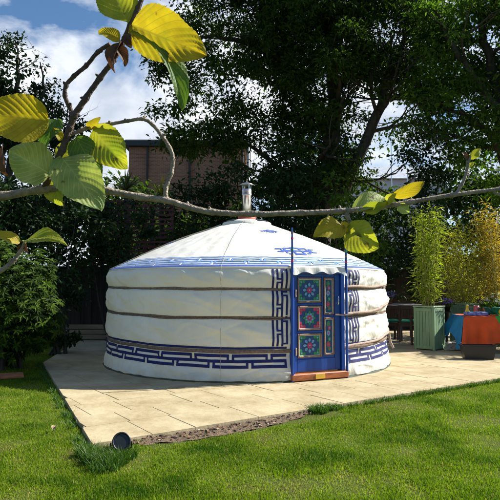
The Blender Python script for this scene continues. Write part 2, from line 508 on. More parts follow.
def paving():
    H = .045
    ez = Vector((-ex.y, ex.x, 0))
    left_in = Vector((-(PL - PC).y, (PL - PC).x, 0)).normalized() * -1
    back = PB - PL
    back_in = Vector((back.y, -back.x, 0)).normalized()
    verts, flat, tot, tint, mi = [], [], [], [], []
    # joint bed just below the slab faces
    def addpoly(pts, z0, z1, tn, m):
        b = len(verts); n = len(pts)
        for p in pts: verts.append((p.x, p.y, z0))
        c = sum((Vector(p) for p in pts), Vector()) / n
        for p in pts: verts.append((p.x, p.y, z1 - .0025))
        for p in pts:
            d = c - p; d.z = 0
            q_ = p + d.normalized() * .0035
            verts.append((q_.x, q_.y, z1))
        for k in range(3 * n): tint.append(tn)
        for lvl in (0, 1):
            for i in range(n):
                flat.extend([b + lvl * n + i, b + lvl * n + (i + 1) % n, b + (lvl + 1) * n + (i + 1) % n, b + (lvl + 1) * n + i]); tot.append(4); mi.append(m)
        flat.extend([b + 2 * n + i for i in range(n)]); tot.append(n); mi.append(m)
    bed = [PC + ex * .02 + ez * .03, PF2 + ez * .03, Vector((PF2.x, 20, 0)), Vector((-3.9, 20, 0)), PB + Vector((.03, 0, 0)), PL + Vector((.04, 0, 0))]
    addpoly(bed, 0, .0405, .3, 1)
    rnd = random.Random(4)
    rowd = [.60, .45, .60, .45]
    yv = 0.0; k = 0
    while yv < 16:
        d = rowd[k % 4]; k += 1
        xv = -12.0 - rnd.random() * .8
        while xv < 14:
            w = rnd.choice([.60, .60, .45, .75])
            j = .0035
            o = PC
            pts = [o + ex * (xv + a) + ez * (yv + b) for a, b in ((j, j), (w - j, j), (w - j, d - j), (j, d - j))]
            pts = clip_half(pts, PC, left_in)
            if len(pts) > 2: pts = clip_half(pts, PL, back_in)
            if len(pts) > 2 and max(p.y for p in pts) < 19.5 and min(p.x for p in pts) < 9 and area2(pts) > .01:
                c = sum((Vector(p) for p in pts), Vector()) / len(pts)
                if c.y > 2: addpoly(pts, .0, H + rnd.uniform(-.0015, .0015), rnd.random(), 0)
            xv += w
        yv += d
    M['joint'] = mat('paving_joint', (.30, .245, .15), .95, var=.45, scale=12)
    o = mesh_np('patio', verts, flat, tot, [paving_mat(), M['joint']], attrs={'tint': tint}, mat_idx=mi)
    return tag(o, kind='structure')
paving()
PZ = .045

# bare soil beside the edge of the paving
def soil_strip():
    a = gp(128, 445); b = gp(318, 410)
    ez = Vector((ex.y, -ex.x, 0))
    n, mrow = 60, 8
    vs, fs = [], []
    for i in range(n + 1):
        t = i / n
        p = PC + ex * ((a - PC).dot(ex) + t * (b - a).dot(ex)) - ez * .01
        w = .31 * math.sin(PI * min(1, t * 1.05 + .03)) ** .5 * (1 - .25 * t) + .05 * noise.noise(Vector((t * 14, 0, 0)))
        for j in range(mrow + 1):
            s = j / mrow
            qd = p + ez * (s * max(.03, w))
            vs.append((qd.x, qd.y, .016 + .014 * noise.noise(Vector((qd.x * 12, qd.y * 12, 1))) - .012 * s))
    for i in range(n):
        for j in range(mrow):
            k = i * (mrow + 1) + j
            fs.append((k, k + mrow + 1, k + mrow + 2, k + 1))
    m = MB().add(vs, fs, 0, True)
    tag(m.build('soil', mat('bare_soil_with_bark', (.115, .075, .045), .95, var=.6, scale=22, bump=1.0, bscale=60)), kind='structure')
    # bark chips and little stones lying on it
    rnd = random.Random(9); c = MB()
    for k in range(300):
        t = rnd.random(); s = rnd.random()
        i = int(t * n); j = int(s * mrow)
        p = Vector(vs[i * (mrow + 1) + j]) + Vector((rnd.uniform(-.03, .03), rnd.uniform(-.03, .03), .008))
        l = rnd.uniform(.008, .034)
        rt = Matrix.Rotation(rnd.uniform(0, 6.3), 3, 'Z') @ Matrix.Rotation(rnd.uniform(-.6, .6), 3, 'X')
        c.box(p, (l, l * rnd.uniform(.3, .7), l * .25), rnd.choice([0, 0, 1, 2]), rt)
    tag(c.build('bark_chips', [mat('bark_chip', (.16, .09, .05), .9, var=.4), mat('pale_chip', (.27, .20, .13), .9, var=.3), mat('dark_chip', (.06, .04, .03), .9)]),
        'brown bark chips and grit scattered on the bare soil along the paving edge', 'bark chips', kind='stuff')
soil_strip()

# ------------------------------------------------------------------ leaf geometry
def leaf_mesh(P, N_, D, Ln, Wd, fold=.25):
    """one folded diamond leaf per row: P base, D direction, N_ normal; 2 quads of 5 points"""
    P, N_, D = (np.asarray(a, float) for a in (P, N_, D))
    D = D / np.linalg.norm(D, axis=1, keepdims=True)
    Sx = np.cross(D, N_); Sx /= np.maximum(1e-6, np.linalg.norm(Sx, axis=1, keepdims=True))
    Nn = np.cross(Sx, D)
    L_ = np.asarray(Ln)[:, None]; W_ = np.asarray(Wd)[:, None] / 2
    mid = P + D * L_ * .45
    v = np.stack([P, mid + Sx * W_ + Nn * W_ * fold, P + D * L_ - Nn * L_ * .12, mid - Sx * W_ + Nn * W_ * fold], 1)
    n = len(P)
    b = (np.arange(n) * 4)[:, None]
    f = np.concatenate([b + np.array([[0, 1, 2]]), b + np.array([[0, 2, 3]])], 1).reshape(-1)
    return v.reshape(-1, 3), f, np.full(n * 2, 3)

def unit(n):
    a = rng.normal(size=(n, 3)); return a / np.linalg.norm(a, axis=1, keepdims=True)

def clumps(ells, per_m3, csize):
    """clump centres through a list of ellipsoids (centre, radii, density)"""
    out = []
    for (c, r, d) in ells:
        vol = 4.19 * r[0] * r[1] * r[2]
        n = max(3, int(vol * per_m3 * d * (1.4 if csize > .38 else 1)))
        u = unit(n) * (rng.random((n, 1)) ** .42)
        q_ = np.array(c)[None] + u * np.array(r)[None]
        if csize > .38:
            f_ = np.array([noise.noise(Vector((a * .55, b * .55, g * .95))) for a, b, g in q_])
            q_ = q_[f_ > -.20] if (f_ > -.20).sum() > 3 else q_
        out.append(q_)
    return np.concatenate(out)

def foliage(name, m, centres, per, csize, ln, wd, parent, droop=.25, flat=.6, kind=None, tint_mid=None, outward=None):
    n = len(centres) * per
    cid = np.repeat(np.arange(len(centres)), per)
    sc = (0.6 + .8 * rng.random(len(centres)))[cid]
    off = unit(n) * (rng.random((n, 1)) ** .5) * csize * sc[:, None]
    off[:, 2] *= flat
    P = centres[cid] + off
    D = unit(n) * .8 + off / csize * .8; D[:, 2] -= droop
    Nn = unit(n) * .7; Nn[:, 2] += .8
    k = .45 + 1.0 * rng.random(n)
    v, f, t = leaf_mesh(P, Nn, D, ln * k, wd * k * (.8 + .4 * rng.random(n)))
    ct = rng.random(len(centres))[cid]
    tint = np.clip(.55 * ct + .45 * rng.random(n), 0, 1)
    return mesh_np(name, v, f, t, m, parent, attrs={'tint': np.repeat(tint, 4)})

def grow(mb, p, d, r, ln, depth, tips, rnd, spread=.6, up=.15, keep=None):
    pts = [p]; rad = [r]
    n = 5
    for i in range(n):
        d = (d + Vector((rnd.gauss(0, .16), rnd.gauss(0, .16), rnd.gauss(0, .12) + up * .15))).normalized()
        p = p + d * (ln / n)
        pts.append(p); rad.append(r * (1 - .45 * (i + 1) / n))
    mb.tube(pts, rad, 7 if r > .04 else 5, 0, caps=False)
    if depth <= 1: tips.extend(pts[2:])
    if depth == 0: return
    for k in range(rnd.choice([2, 3, 3])):
        j = rnd.choice([2, 3, 4, 5]) if k else 5
        nd = (d + Vector((rnd.gauss(0, spread), rnd.gauss(0, spread), rnd.gauss(0, spread * .7) + up))).normalized()
        grow(mb, pts[j], nd, rad[j] * .72, ln * .72, depth - 1, tips, rnd, spread, up)

def px_ell(px, py, Y, rx, rz, ry=None, d=1.0):
    """crown lobe: centre given where it stands at depth Y, radii in picture units turned to metres"""
    k = Y / F
    c = dp(px, py, Y)
    return (tuple(c), (rx * k, ry if ry else (rx + rz) * .5 * k, rz * k), d)

# ------------------------------------------------------------------ yurt
YC = Vector((-.06, 10.5, PZ)); YR = 2.49
PHID = R(25.0); HALF = .45
yurt = empty('yurt', YC, 'large round white canvas yurt with a blue painted door standing on the paving', 'yurt')
BANDS = [.43, .90, 1.31]
EAVE = 1.60

def smooth(a, b, x):
    t = max(0, min(1, (x - a) / (b - a))); return t * t * (3 - 2 * t)

def band_z(k, ph):
    base = BANDS[k]
    rel = ph - R(10)
    return base + [.05, .035, .03][k] * (1 - math.cos(rel)) + .012 * noise.noise(Vector((ph * 3, k * 5, 0)))

def wallR(ph, z):
    zs = [0.0, band_z(0, ph), band_z(1, ph), band_z(2, ph), EAVE + .09]
    r = YR
    x, y = math.sin(ph), -math.cos(ph)
    ns = noise.noise(Vector((x * 5 , y * 5, z * 2.2)))
    n2 = 1.6 * noise.noise(Vector((x * 9 + z * 5, y * 9 - z * 4, z * 5 + 9))) + .8 * abs(noise.noise(Vector((x * 6 - z * 3, y * 6 + z * 3, z * 3 + 30))))
    n3 = noise.noise(Vector((x * 24, y * 24, z * 2 + 20)))
    aph = ph if ph < PI else ph - 2 * PI
    c1 = max(0, 1 - 5.5 * abs(noise.noise(Vector((aph * 4.2 + z * 2.6, z * 2.0 - aph * 1.4, 40))))) ** 2
    c2 = max(0, 1 - 5.0 * abs(noise.noise(Vector((aph * 5.5 - z * 3.4, z * 2.6 + aph * 1.2, 60))))) ** 2
    seam = math.exp(-((((aph + .3) / .62) % 1 - .5) * .62 / .006) ** 2)
    for i in range(4):
        if zs[i] <= z <= zs[i + 1]:
            t = (z - zs[i]) / (zs[i + 1] - zs[i])
            if i == 0:
                r += .015 + .065 * (1 - t) ** 1.1 + .012 * (1 - t) * n3 + .014 * n2 + .012 * (c1 - c2)
                pass
            else:
                b = max(0, math.sin(PI * t)) ** .55
                pl = smooth(R(35), R(60), ph if ph < PI else ph - 2 * PI)
                r += .050 * b * (1 + .35 * ns) + .019 * n2 * b + .011 * (c1 - c2 * .8) * min(1, b * 1.3) - .007 * seam + (.009 + .016 * pl) * n3 * (1 - .4 * b)
            break
    if z > EAVE - .09:
        t = (z - (EAVE - .09)) / .16
        r -= .085 * t * t
    return r

def wallP(ph, z, off=0.0):
    r = wallR(ph, z) + off
    return Vector((r * math.sin(ph), -r * math.cos(ph), z))

DH = math.asin((HALF + .005) / YR)
def wall_cover():
    nph, nzz = 760, 120
    a0, a1 = PHID + DH, PHID - DH + 2 * PI
    vs, fs = [], []
    for i in range(nph + 1):
        ph = a0 + (a1 - a0) * i / nph
        for j in range(nzz + 1):
            z = .022 + (EAVE + .045 - .022) * j / nzz
            if j == 0: z += .012 * noise.noise(Vector((ph * 14, 0, 3)))
            vs.append(wallP(ph, z))
    for i in range(nph):
        for j in range(nzz):
            k = i * (nzz + 1) + j
            fs.append((k, k + nzz + 1, k + nzz + 2, k + 1))
    MB().add(vs, fs, 0, True).build('wall_cover', M['canvas'], yurt)
wall_cover()

# roof: t = 0 at the eave, 1 at the crown ring
CR_R, CR_Z = .42, 2.50
def roofP(ph, t, off=0.0):
    r = (YR + .005) * (1 - t) + CR_R * t
    z = (EAVE + .03) * (1 - t) + CR_Z * t
    z += .045 * math.sin(PI * t) * (1 if t > 0 else 0)
    rib = math.cos(ph * 46) * .003 * math.sin(PI * min(1, t * 1.1))
    x, y = math.sin(ph), -math.cos(ph)
    w = .009 * noise.noise(Vector((x * r * 2.2, y * r * 2.2, 4))) + .007 * noise.noise(Vector((x * r * 7, y * r * 7, 8)))
    z += rib + w * min(1, t * 6) + off
    r += off * .4
    return Vector((r * x, r * y, z))

def roof_cover():
    nph, nt = 420, 60
    vs, fs = [], []
    for i in range(nph):
        ph = 2 * PI * i / nph
        # the hem rolls down over the top of the wall
        lip = .05 + .012 * noise.noise(Vector((ph * 9, 1, 2)))
        for (dr, dz) in ((.006, -lip * .4), (.014, -lip * .25), (.012, -.004)):
            p = roofP(ph, 0); k = 1 + dr / YR
            vs.append(Vector((p.x * k, p.y * k, p.z + dz)))
        for j in range(nt + 1):
            vs.append(roofP(ph, j / nt))
    w = nt + 4
    for i in range(nph):
        for j in range(w - 1):
            a, b = i * w, ((i + 1) % nph) * w
            fs.append((a + j, b + j, b + j + 1, a + j + 1))
    MB().add(vs, fs, 0, True).build('roof_cover', M['roofcanvas'], yurt)
roof_cover()

# ---- printed fret bands
def fret_strokes(w, h, s):
    """one hook of the key pattern inside a w x h cell, as rectangles (x0, y0, x1, y1)"""
    g = s * .9; c = s * .8; m0, m1 = h / 2 - s / 2, h / 2 + s / 2
    return [(g, 0, w, s), (0, m0, w, m1), (0, h - s, w / 2, h), (w / 2 + g, h - s, w, h),
            (g, s, g + c, m0), (w - c, s, w, m0), (w / 2 - c, m1, w / 2, h - s), (w / 2 + g, m1, w / 2 + g + c, h - s)]

def strip(mb, fn, x0, y0, x1, y1, du, th=.003):
    """rectangle in pattern space mapped through fn(x, y, off), cut into short pieces"""
    nx = max(1, int(math.ceil((x1 - x0) / du))); ny = max(1, int(math.ceil((y1 - y0) / du)))
    vs = []; fs = []
    for i in range(nx + 1):
        for j in range(ny + 1):
            vs.append(fn(x0 + (x1 - x0) * i / nx, y0 + (y1 - y0) * j / ny, th))
    for i in range(nx):
        for j in range(ny):
            k = i * (ny + 1) + j
            fs.append((k, k + ny + 1, k + ny + 2, k + 1))
    mb.add(vs, fs, 0, True)

def lower_fret():
    a0 = PHID + DH + .02; a1 = PHID - DH - .02 + 2 * PI
    arc = (a1 - a0) * YR
    nun = int(arc / .54); w = arc / nun
    mb = MB()
    def fn(x, y, o):
        ph = a0 + x / YR
        zb = band_z(0, ph)
        return wallP(ph, zb - .232 + y, o + .003)
    for k in range(nun):
        for (x0, y0, x1, y1) in fret_strokes(w, .195, .043):
            strip(mb, fn, k * w + x0, y0, k * w + x1, y1, .04)
    strip(mb, fn, 0, .262, arc, .296, .05)
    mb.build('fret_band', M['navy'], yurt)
lower_fret()

def side_fret(sg, w0=.035, wd=.165):
    """upright key pattern beside the door"""
    mb = MB()
    def fn(x, y, o):       # x along height, y away from the door
        ph = PHID + sg * (DH + (w0 + y) / YR)
        return wallP(ph, x, o + .003)
    z0, z1 = .50, 1.60
    n = 3; w = (z1 - z0) / n
    for k in range(n):
        for (x0, y0, x1, y1) in fret_strokes(w, wd, .030):
            strip(mb, fn, z0 + k * w + x0, y0, z0 + k * w + x1, y1, .03)
    strip(mb, fn, z0, wd + .032, z1, wd + .062, .03)
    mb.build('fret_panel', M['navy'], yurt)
side_fret(-1); side_fret(1, .10)

def roof_fret():
    arc = 2 * PI * YR
    n = 30; w = arc / n
    slope = math.hypot(YR - CR_R, CR_Z - EAVE)
    mb = MB(); dk = MB()
    def fn(x, y, o): return roofP(x / YR, y / slope, o + .004)
    for k in range(n):
        for (x0, y0, x1, y1) in fret_strokes(w, .19, .034):
            strip(mb, fn, k * w + x0, .10 + y0, k * w + x1, .10 + y1, .04)
    strip(mb, fn, 0, .335, arc, .36, .05)
    strip(dk, fn, 0, .012, arc, .06, .05)
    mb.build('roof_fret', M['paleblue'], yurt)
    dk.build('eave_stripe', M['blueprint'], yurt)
    # knot ornaments printed on the roof
    for (ph, t, sc) in ((R(24.5), .27, 1.45), (R(24), .72, .75), (R(-75), .5, .9), (R(110), .5, .9), (R(200), .5, .9)):
        kb = MB()
        rr = (YR * (1 - t) + CR_R * t)
        def kf(x, y, o):
            return roofP(ph + x / rr, t + y / slope, o + .004)
        s = .021 * sc; a = .22 * sc; h = .11 * sc
        for (x0, y0, x1, y1) in ((-.14, -.5, .14, -.32), (-.14, .32, .14, .5), (-.42, -.09, .42, .09)):
            strip(kb, kf, x0 * a * 2, y0 * h * 2, x1 * a * 2, y1 * h * 2, .03)
        for sx in (-1, 1):
            for (x0, y0, x1, y1) in ((.20, -.42, .30, .42), (.30, .28, .75, .42), (.65, -.30, .75, .28), (.42, -.42, .65, -.28), (.85, -.2, .95, .3), (.95, -.2, 1.2, -.06), (.95, .18, 1.25, .3)):
                xa, xb = sorted((sx * x0 * a * .9, sx * x1 * a * .9))
                strip(kb, kf, xa, y0 * h * 2, xb, y1 * h * 2, .03)
        kb.build('roof_ornament', M['blueprint'], yurt)
roof_fret()

# ---- girth straps
def straps():
    for k in range(3):
        mb = MB()
        a0 = PHID + DH - .01; a1 = PHID - DH + .01 + 2 * PI
        n = 260
        for (dz, hh) in ((0, .026),) if k != 1 else ((.011, .016), (-.016, .014)):
            vs, fs = [], []
            for i in range(n + 1):
                ph = a0 + (a1 - a0) * i / n
                zb = band_z(k, ph) + dz + .005 * noise.noise(Vector((ph * 16, k * 3 + dz * 90, 0)))
                r = wallR(ph, band_z(k, ph)) + .012
                for (dr, dzz) in ((0, -hh), (.012, -hh * .5), (.014, hh * .5), (0, hh)):
                    vs.append(Vector(((r + dr) * math.sin(ph), -(r + dr) * math.cos(ph), zb + dzz)))
            for i in range(n):
                for j in range(3):
                    q_ = i * 4 + j
                    fs.append((q_, q_ + 4, q_ + 5, q_ + 1))
            mb.add(vs, fs, 0, True)
        mb.build('girth_strap', M['strap'], yurt)
    # paler straps drawn together to the right of the door, with a hanging tail
    for k, z in enumerate((.45, .93, 1.335)):
        mb = MB(); pts = []
        for i in range(14):
            t = i / 13
            ph = PHID + DH - .02 + t * (.62 if k else .8)
            zz = z + (band_z(k, ph) + .05 - z) * t + [.10, .10, -.01][k] * t * t + .01 * math.sin(t * 9)
            r = wallR(ph, zz) + .016
            pts.append(Vector((r * math.sin(ph), -r * math.cos(ph), zz)))
        if k == 0:
            e = pts[-1]
            pts += [e + Vector((.03, 0, -.10)), e + Vector((.05, -.01, -.25)), e + Vector((.10, -.02, -.36))]
        for p_ in range(len(pts) - 1):
            a, b = pts[p_], pts[p_ + 1]
        mb.tube(pts, .021, 6)
        mb.build('tie_strap', M['straplight'], yurt)
    # cords dropping from the crown over the cover
    for ph, r0 in ((R(-86), .006), (R(-80), .006), (R(-8), .0022)):
        pts = [roofP(ph, t, .022) for t in np.linspace(.97, 0, 16)]
        if abs(ph) < 1:
            pts += [wallP(ph, z, .02) for z in (1.5, 1.31, 1.1, .9, .7, .43, .2, .05)]
        MB().tube(pts, r0, 5).build('guy_cord', M['rope'], yurt)
straps()

def groundsheet():
    n = 220; vs, fs = [], []
    for i in range(n + 1):
        ph = 2 * PI * i / n
        w = YR + .095 + .03 * noise.noise(Vector((ph * 7, 0, 5)))
        for (r, z) in ((YR - .1, .03), (w - .05, .028), (w, .003)):
            vs.append((r * math.sin(ph), -r * math.cos(ph), z))
    for i in range(n):
        for j in range(2):
            q_ = i * 3 + j
            fs.append((q_, q_ + 1, q_ + 4, q_ + 3))
    MB().add(vs, fs, 0, True).build('groundsheet', M['tarp'], yurt)
groundsheet()

# ---- door, built in its own frame: u along the wall, v outward, z up
DRAD = math.sqrt(YR ** 2 - HALF ** 2)
def D3(u, v, z):
    c, s = math.cos(PHID), math.sin(PHID)
    return Vector((s * (DRAD + v) + c * u, -c * (DRAD + v) + s * u, z))
DROT = Matrix(((math.cos(PHID), math.sin(PHID), 0), (math.sin(PHID), -math.cos(PHID), 0), (0, 0, 1))).to_3x3()
DROT = Matrix((( math.cos(PHID), math.sin(PHID), 0), (math.sin(PHID), -math.cos(PHID), 0), (0, 0, 1)))
def dbox(mb, u0, u1, v0, v1, z0, z1, m=0, bev=.004):
    c = D3((u0 + u1) / 2, (v0 + v1) / 2, (z0 + z1) / 2)
    mb.box(c, (u1 - u0, v1 - v0, z1 - z0), m, rotz(PHID), bev)
def ddisc(mb, u, z, r, v0, v1, m, n=16, e=1.0, rot=0.0):
    pts = []
    for k in range(n):
        a = 2 * PI * k / n
        x, y = r * math.cos(a), r * e * math.sin(a)
        pts.append(D3(u + x * math.cos(rot) - y * math.sin(rot), v0, z + x * math.sin(rot) + y * math.cos(rot)))
    mb.prism(pts, D3(0, v1, 0) - D3(0, v0, 0), m)

fr = MB()
dbox(fr, -HALF, -HALF + .055, -.06, .07, .11, 1.60)
dbox(fr, HALF - .055, HALF, -.06, .07, .11, 1.60)
dbox(fr, -HALF + .056, HALF - .056, -.06, .07, 1.535, 1.60)
door_frame = fr.build('door_frame', M['door'], yurt)
lf = MB()
dbox(lf, -.392, .392, -.02, .022, .125, 1.532)
# stiles and rails standing proud of the leaf
for (a, b, c, d) in ((-.392, -.345, .125, 1.532), (.30, .392, .125, 1.532), (.075, .10, .34, 1.49), (-.344, .299, .125, .30), (-.344, .299, 1.49, 1.532), (-.344, .074, 1.075, 1.105), (-.344, .074, .675, .705), (.101, .299, .900, .925)):
    dbox(lf, a, b, .0225, .036, c, d)
door = lf.build('door', M['door'], yurt)
PM = [M['gold'], M['teal'], M['pink'], M['green'], M['ice'], M['white_line'], M['doordark']]
def panel(u0, u1, z0, z1, scheme):
    mb = MB(); t = .022
    v0 = .0235
    for (a, b, c, d) in ((u0, u0 + t, z0, z1), (u1 - t, u1, z0, z1), (u0 + t, u1 - t, z0, z0 + t), (u0 + t, u1 - t, z1 - t, z1)):
        dbox(mb, a, b, v0, v0 + .022, c, d, 0, .005)
    l = .008
    a, b, c, d = u0 + t, u1 - t, z0 + t, z1 - t
    for (p, q_, r_, s_) in ((a + .001, a + l, c + .001, d - .001), (b - l, b - .001, c + .001, d - .001), (a + l, b - l, c + .001, c + l), (a + l, b - l, d - l, d - .001)):
        dbox(mb, p, q_, v0, v0 + .012, r_, s_, 5, .002)
    dbox(mb, a + l + .001, b - l - .001, v0 - .002, v0 + .003, c + l + .001, d - l - .001, 1, .001)
    cu, cz = (u0 + u1) / 2, (z0 + z1) / 2
    f = v0 + .003
    if scheme < 2:
        corner, ring = (3, 4) if scheme == 0 else (2, 3)
        rx, rz = (u1 - u0) / 2 - .055, (z1 - z0) / 2 - .055
        for sx in (-1, 1):
            for sz in (-1, 1):
                for (du, dz, rr) in ((1, 1, .036), (.62, 1.02, .024), (1.02, .62, .024)):
                    ddisc(mb, cu + sx * rx * du, cz + sz * rz * dz, rr, f, f + .003, corner, 10)
                ddisc(mb, cu + sx * rx * .93, cz + sz * rz * .93, .013, f + .003, f + .005, 4 if scheme == 0 else 0, 8)
        for k in range(8):
            w = PI * k / 4
            ddisc(mb, cu + .072 * math.cos(w), cz + .072 * math.sin(w), .034, f, f + .004, ring, 10, .62, w)
        for k in range(8):
            w = PI * k / 4 + PI / 8
            ddisc(mb, cu + .05 * math.cos(w), cz + .05 * math.sin(w), .026, f + .004, f + .006, 1 if scheme == 0 else 4, 10, .6, w)
        for k in range(6):
            w = PI * k / 3
            ddisc(mb, cu + .026 * math.cos(w), cz + .026 * math.sin(w), .018, f + .006, f + .009, 2, 10)
        ddisc(mb, cu, cz, .013, f + .009, f + .011, 4, 10)
    else:
        h = (z1 - z0)
        for k, q_ in enumerate((-.34, -.22, -.08, .08, .22, .34)):
            ddisc(mb, cu + .008 * (-1) ** k, cz + q_ * h, .030 if k % 2 else .026, f, f + .003, (3, 2, 3, 4, 2, 3)[k], 10, 1.3)
            ddisc(mb, cu + .008 * (-1) ** k, cz + q_ * h, .013, f + .003, f + .005, (2, 0, 4, 2, 4, 0)[k], 8)
        for q_ in (-.28, -.15, 0, .15, .28):
            ddisc(mb, cu - .015, cz + q_ * h, .02, f, f + .002, 3, 8, .4, .8)
    return mb
for i, (z0, z1) in enumerate(((1.115, 1.475), (.715, 1.065), (.325, .665))):
    o = panel(-.335, .065, z0, z1, (0, 1, 0)[i]).build('door_panel', PM, door)
    if i == 1: o['label'] = 'carved door panel with pink corners round a green rosette'
for (z0, z1) in ((.935, 1.475), (.345, .890)):
    panel(.11, .285, z0, z1, 2).build('door_panel', PM, door)
h = MB()
h.tube([D3(.345, .036, 1.20), D3(.345, .07, 1.19), D3(.345, .075, 1.14), D3(.345, .07, 1.09), D3(.345, .036, 1.08)], .008, 8)
h.build('handle', M['steel'], door)
for z in (.42, 1.25):
    b = MB(); dbox(b, -.40, -.372, .071, .078, z - .05, z + .05); b.tube([D3(-.394, .082, z - .055), D3(-.394, .082, z + .055)], .009, 8)
    b.build('hinge', M['straplight'], door)
th = MB()
dbox(th, -HALF - .03, HALF + .03, -.10, .13, .012, .108, 0, .012)
dbox(th, -.10, .06, .131, .136, .025, .095, 1, .002)
th.build('threshold', [M['orangewood'], M['yellowpaint']], yurt)
for u in (-HALF - .012, HALF + .008):
    p = MB()
    p.tube([D3(u, .11, z) for z in (.01, .6, 1.2, 1.7, 2.19)], [.019, .019, .019, .018, .013], 10)
    for z, c in ((2.1, 1), (2.02, 2), (1.86, 3), (1.78, 1), (1.70, 2)):
        p.tube([D3(u, .11, z), D3(u, .11, z + .03)], .0195, 10, c)
    p.build('door_pole', [M['door'], M['gold'], M['pink'], M['green']], yurt)
# cloth flap over the door head
def flap():
    n, mrow = 60, 8; vs, fs = [], []
    for i in range(n + 1):
        t = i / n; u = -HALF - .01 + (2 * HALF + .02) * t
        ph = PHID + math.asin(u / YR)
        drop = .10 + .018 * math.sin(t * 21) + .03 * noise.noise(Vector((t * 6, 2, 2))) + .03 * (abs(t - .5) * 2) ** 6 
        top = roofP(ph, 0)
        for j in range(mrow + 1):
            s = j / mrow
            v_ = .10 + .025 * s + .012 * math.sin(t * 26 + 1) * s
            fp = D3(u, v_, EAVE + .045 - drop * s)
            if j == 0: fp = roofP(ph, .02, .006)
            vs.append(fp)
    for i in range(n):
        for j in range(mrow):
            k = i * (mrow + 1) + j
            fs.append((k, k + mrow + 1, k + mrow + 2, k + 1))
    MB().add(vs, fs, 0, True).build('door_flap', M['canvas'], yurt)
flap()
tie = MB()
tie.tube([D3(.30, .05, .93), D3(.40, .085, .925), D3(.47, .14, .93), D3(.56, .13, .945)], .013, 6)
tie.build('door_tie', M['straplight'], yurt)

# ---- crown, flue
def crown():
    mb = MB()
    mb.lathe([(CR_R + .05, CR_Z - .03), (CR_R + .035, CR_Z + .03), (.36, CR_Z + .068), (.22, CR_Z + .095), (.10, CR_Z + .10)], (0, 0, 0), 40, 0)
    mb.build('crown_cover', M['canvas'], yurt)
    for a0, a1 in ((-82, -30), (28, 74), (130, 220)):
        w = MB(); vs, fs = [], []
        n = 10
        for i in range(n + 1):
            a = R(a0 + (a1 - a0) * i / n)
            for (r, z) in ((CR_R + .03, CR_Z + .040), (.37, CR_Z + .072), (.22, CR_Z + .100)):
                vs.append((r * math.sin(a), -r * math.cos(a), z + .004))
        for i in range(n):
            for j in range(2):
                k = i * 3 + j; fs.append((k, k + 3, k + 4, k + 1))
        w.add(vs, fs, 0, True).build('crown_window', M['crownglass'], yurt)
    MB().lathe([(.17, CR_Z + .10), (.165, CR_Z + .165), (.12, CR_Z + .19), (.092, CR_Z + .20)], (0, 0, 0), 28).build('flashing', M['redpaint'], yurt)
    fl = MB()
    fl.lathe([(.088, CR_Z + .15), (.088, 3.05), (.094, 3.05), (.094, 3.09), (.088, 3.09), (.088, 3.17), (.072, 3.19), (.072, 3.10)], (0, 0, 0), 28)
    flue = fl.build('flue_pipe', M['steel'], yurt)
    cp = MB()
    cp.lathe([(.13, 3.255), (.135, 3.262), (.10, 3.285), (.012, 3.32), (0, 3.32)], (0, 0, 0), 28)
    cp.lathe([(.13, 3.255), (.0, 3.27)], (0, 0, 0), 28)
    for k in range(4):
        a = k * PI / 2 + .5
        cp.box((.085 * math.cos(a), .085 * math.sin(a), 3.215), (.006, .02, .11), 0, rotz(a))
    cp.build('rain_cap', M['steel'], flue)
crown()

# ------------------------------------------------------------------ buildings and fences beyond
def brick_mat():
    m, N, L, P = newmat('red_brown_brick')
    P.inputs['Roughness'].default_value = .9
    t = N.new('ShaderNodeTexCoord'); mpp = N.new('ShaderNodeMapping')
    mpp.inputs['Rotation'].default_value = (PI / 2, 0, 0)
    L.new(t.outputs['Object'], mpp.inputs['Vector'])
    b = N.new('ShaderNodeTexBrick')
    b.inputs['Scale'].default_value = 1.0
    b.inputs['Brick Width'].default_value = .225; b.inputs['Row Height'].default_value = .075
    b.inputs['Mortar Size'].default_value = .010
    b.inputs['Color1'].default_value = (.42, .165, .085, 1); b.inputs['Color2'].default_value = (.32, .112, .06, 1)
    b.inputs['Mortar'].default_value = (.33, .26, .18, 1)
    L.new(mpp.outputs['Vector'], b.inputs['Vector'])
    n = N.new('ShaderNodeTexNoise'); n.inputs['Scale'].default_value = .9; n.inputs['Detail'].default_value = 8
    L.new(t.outputs['Object'], n.inputs['Vector'])
    mm = N.new('ShaderNodeMixRGB'); mm.blend_type = 'OVERLAY'; mm.inputs['Fac'].default_value = .5
    L.new(b.outputs['Color'], mm.inputs['Color1']); L.new(n.outputs['Fac'], mm.inputs['Color2'])
    L.new(mm.outputs['Color'], P.inputs['Base Color'])
    bu = N.new('ShaderNodeBump'); bu.inputs['Strength'].default_value = .6; bu.inputs['Distance'].default_value = .01
    L.new(b.outputs['Fac'], bu.inputs['Height']); bu.invert = True
    L.new(bu.outputs['Normal'], P.inputs['Normal'])
    return m
def brick_building():
    Y = 30.0
    l, r = dp(129, 147, Y), dp(246, 147, Y)
    zt = r.z
    c = Vector(((l.x + r.x) / 2, Y, 0))
    e = empty('brick_building', c, 'flat roofed red brown brick building with a dark fascia behind the trees', 'building')
    w = r.x - l.x
    m = MB(); m.box((0, 4, zt / 2), (w, 8, zt)); m.build('wall', brick_mat(), e)
    m = MB(); m.box((0, 4, zt + .16), (w + .5, 8.5, .32), bev=.02); m.box((0, 4, zt + .34), (w + .36, 8.36, .05)); m.build('roof', M['fascia'], e)
    for fx in (-.34, .02, .47):
        m = MB(); m.tube([(fx * w, -.08, 0), (fx * w, -.08, zt - .02)], .055, 10)
        for z in (1, 3, 5, 7): m.tube([(fx * w, -.08, z), (fx * w, -.08, z + .08)], .07, 10)
        m.build('downpipe', M['fascia'], e)
brick_building()
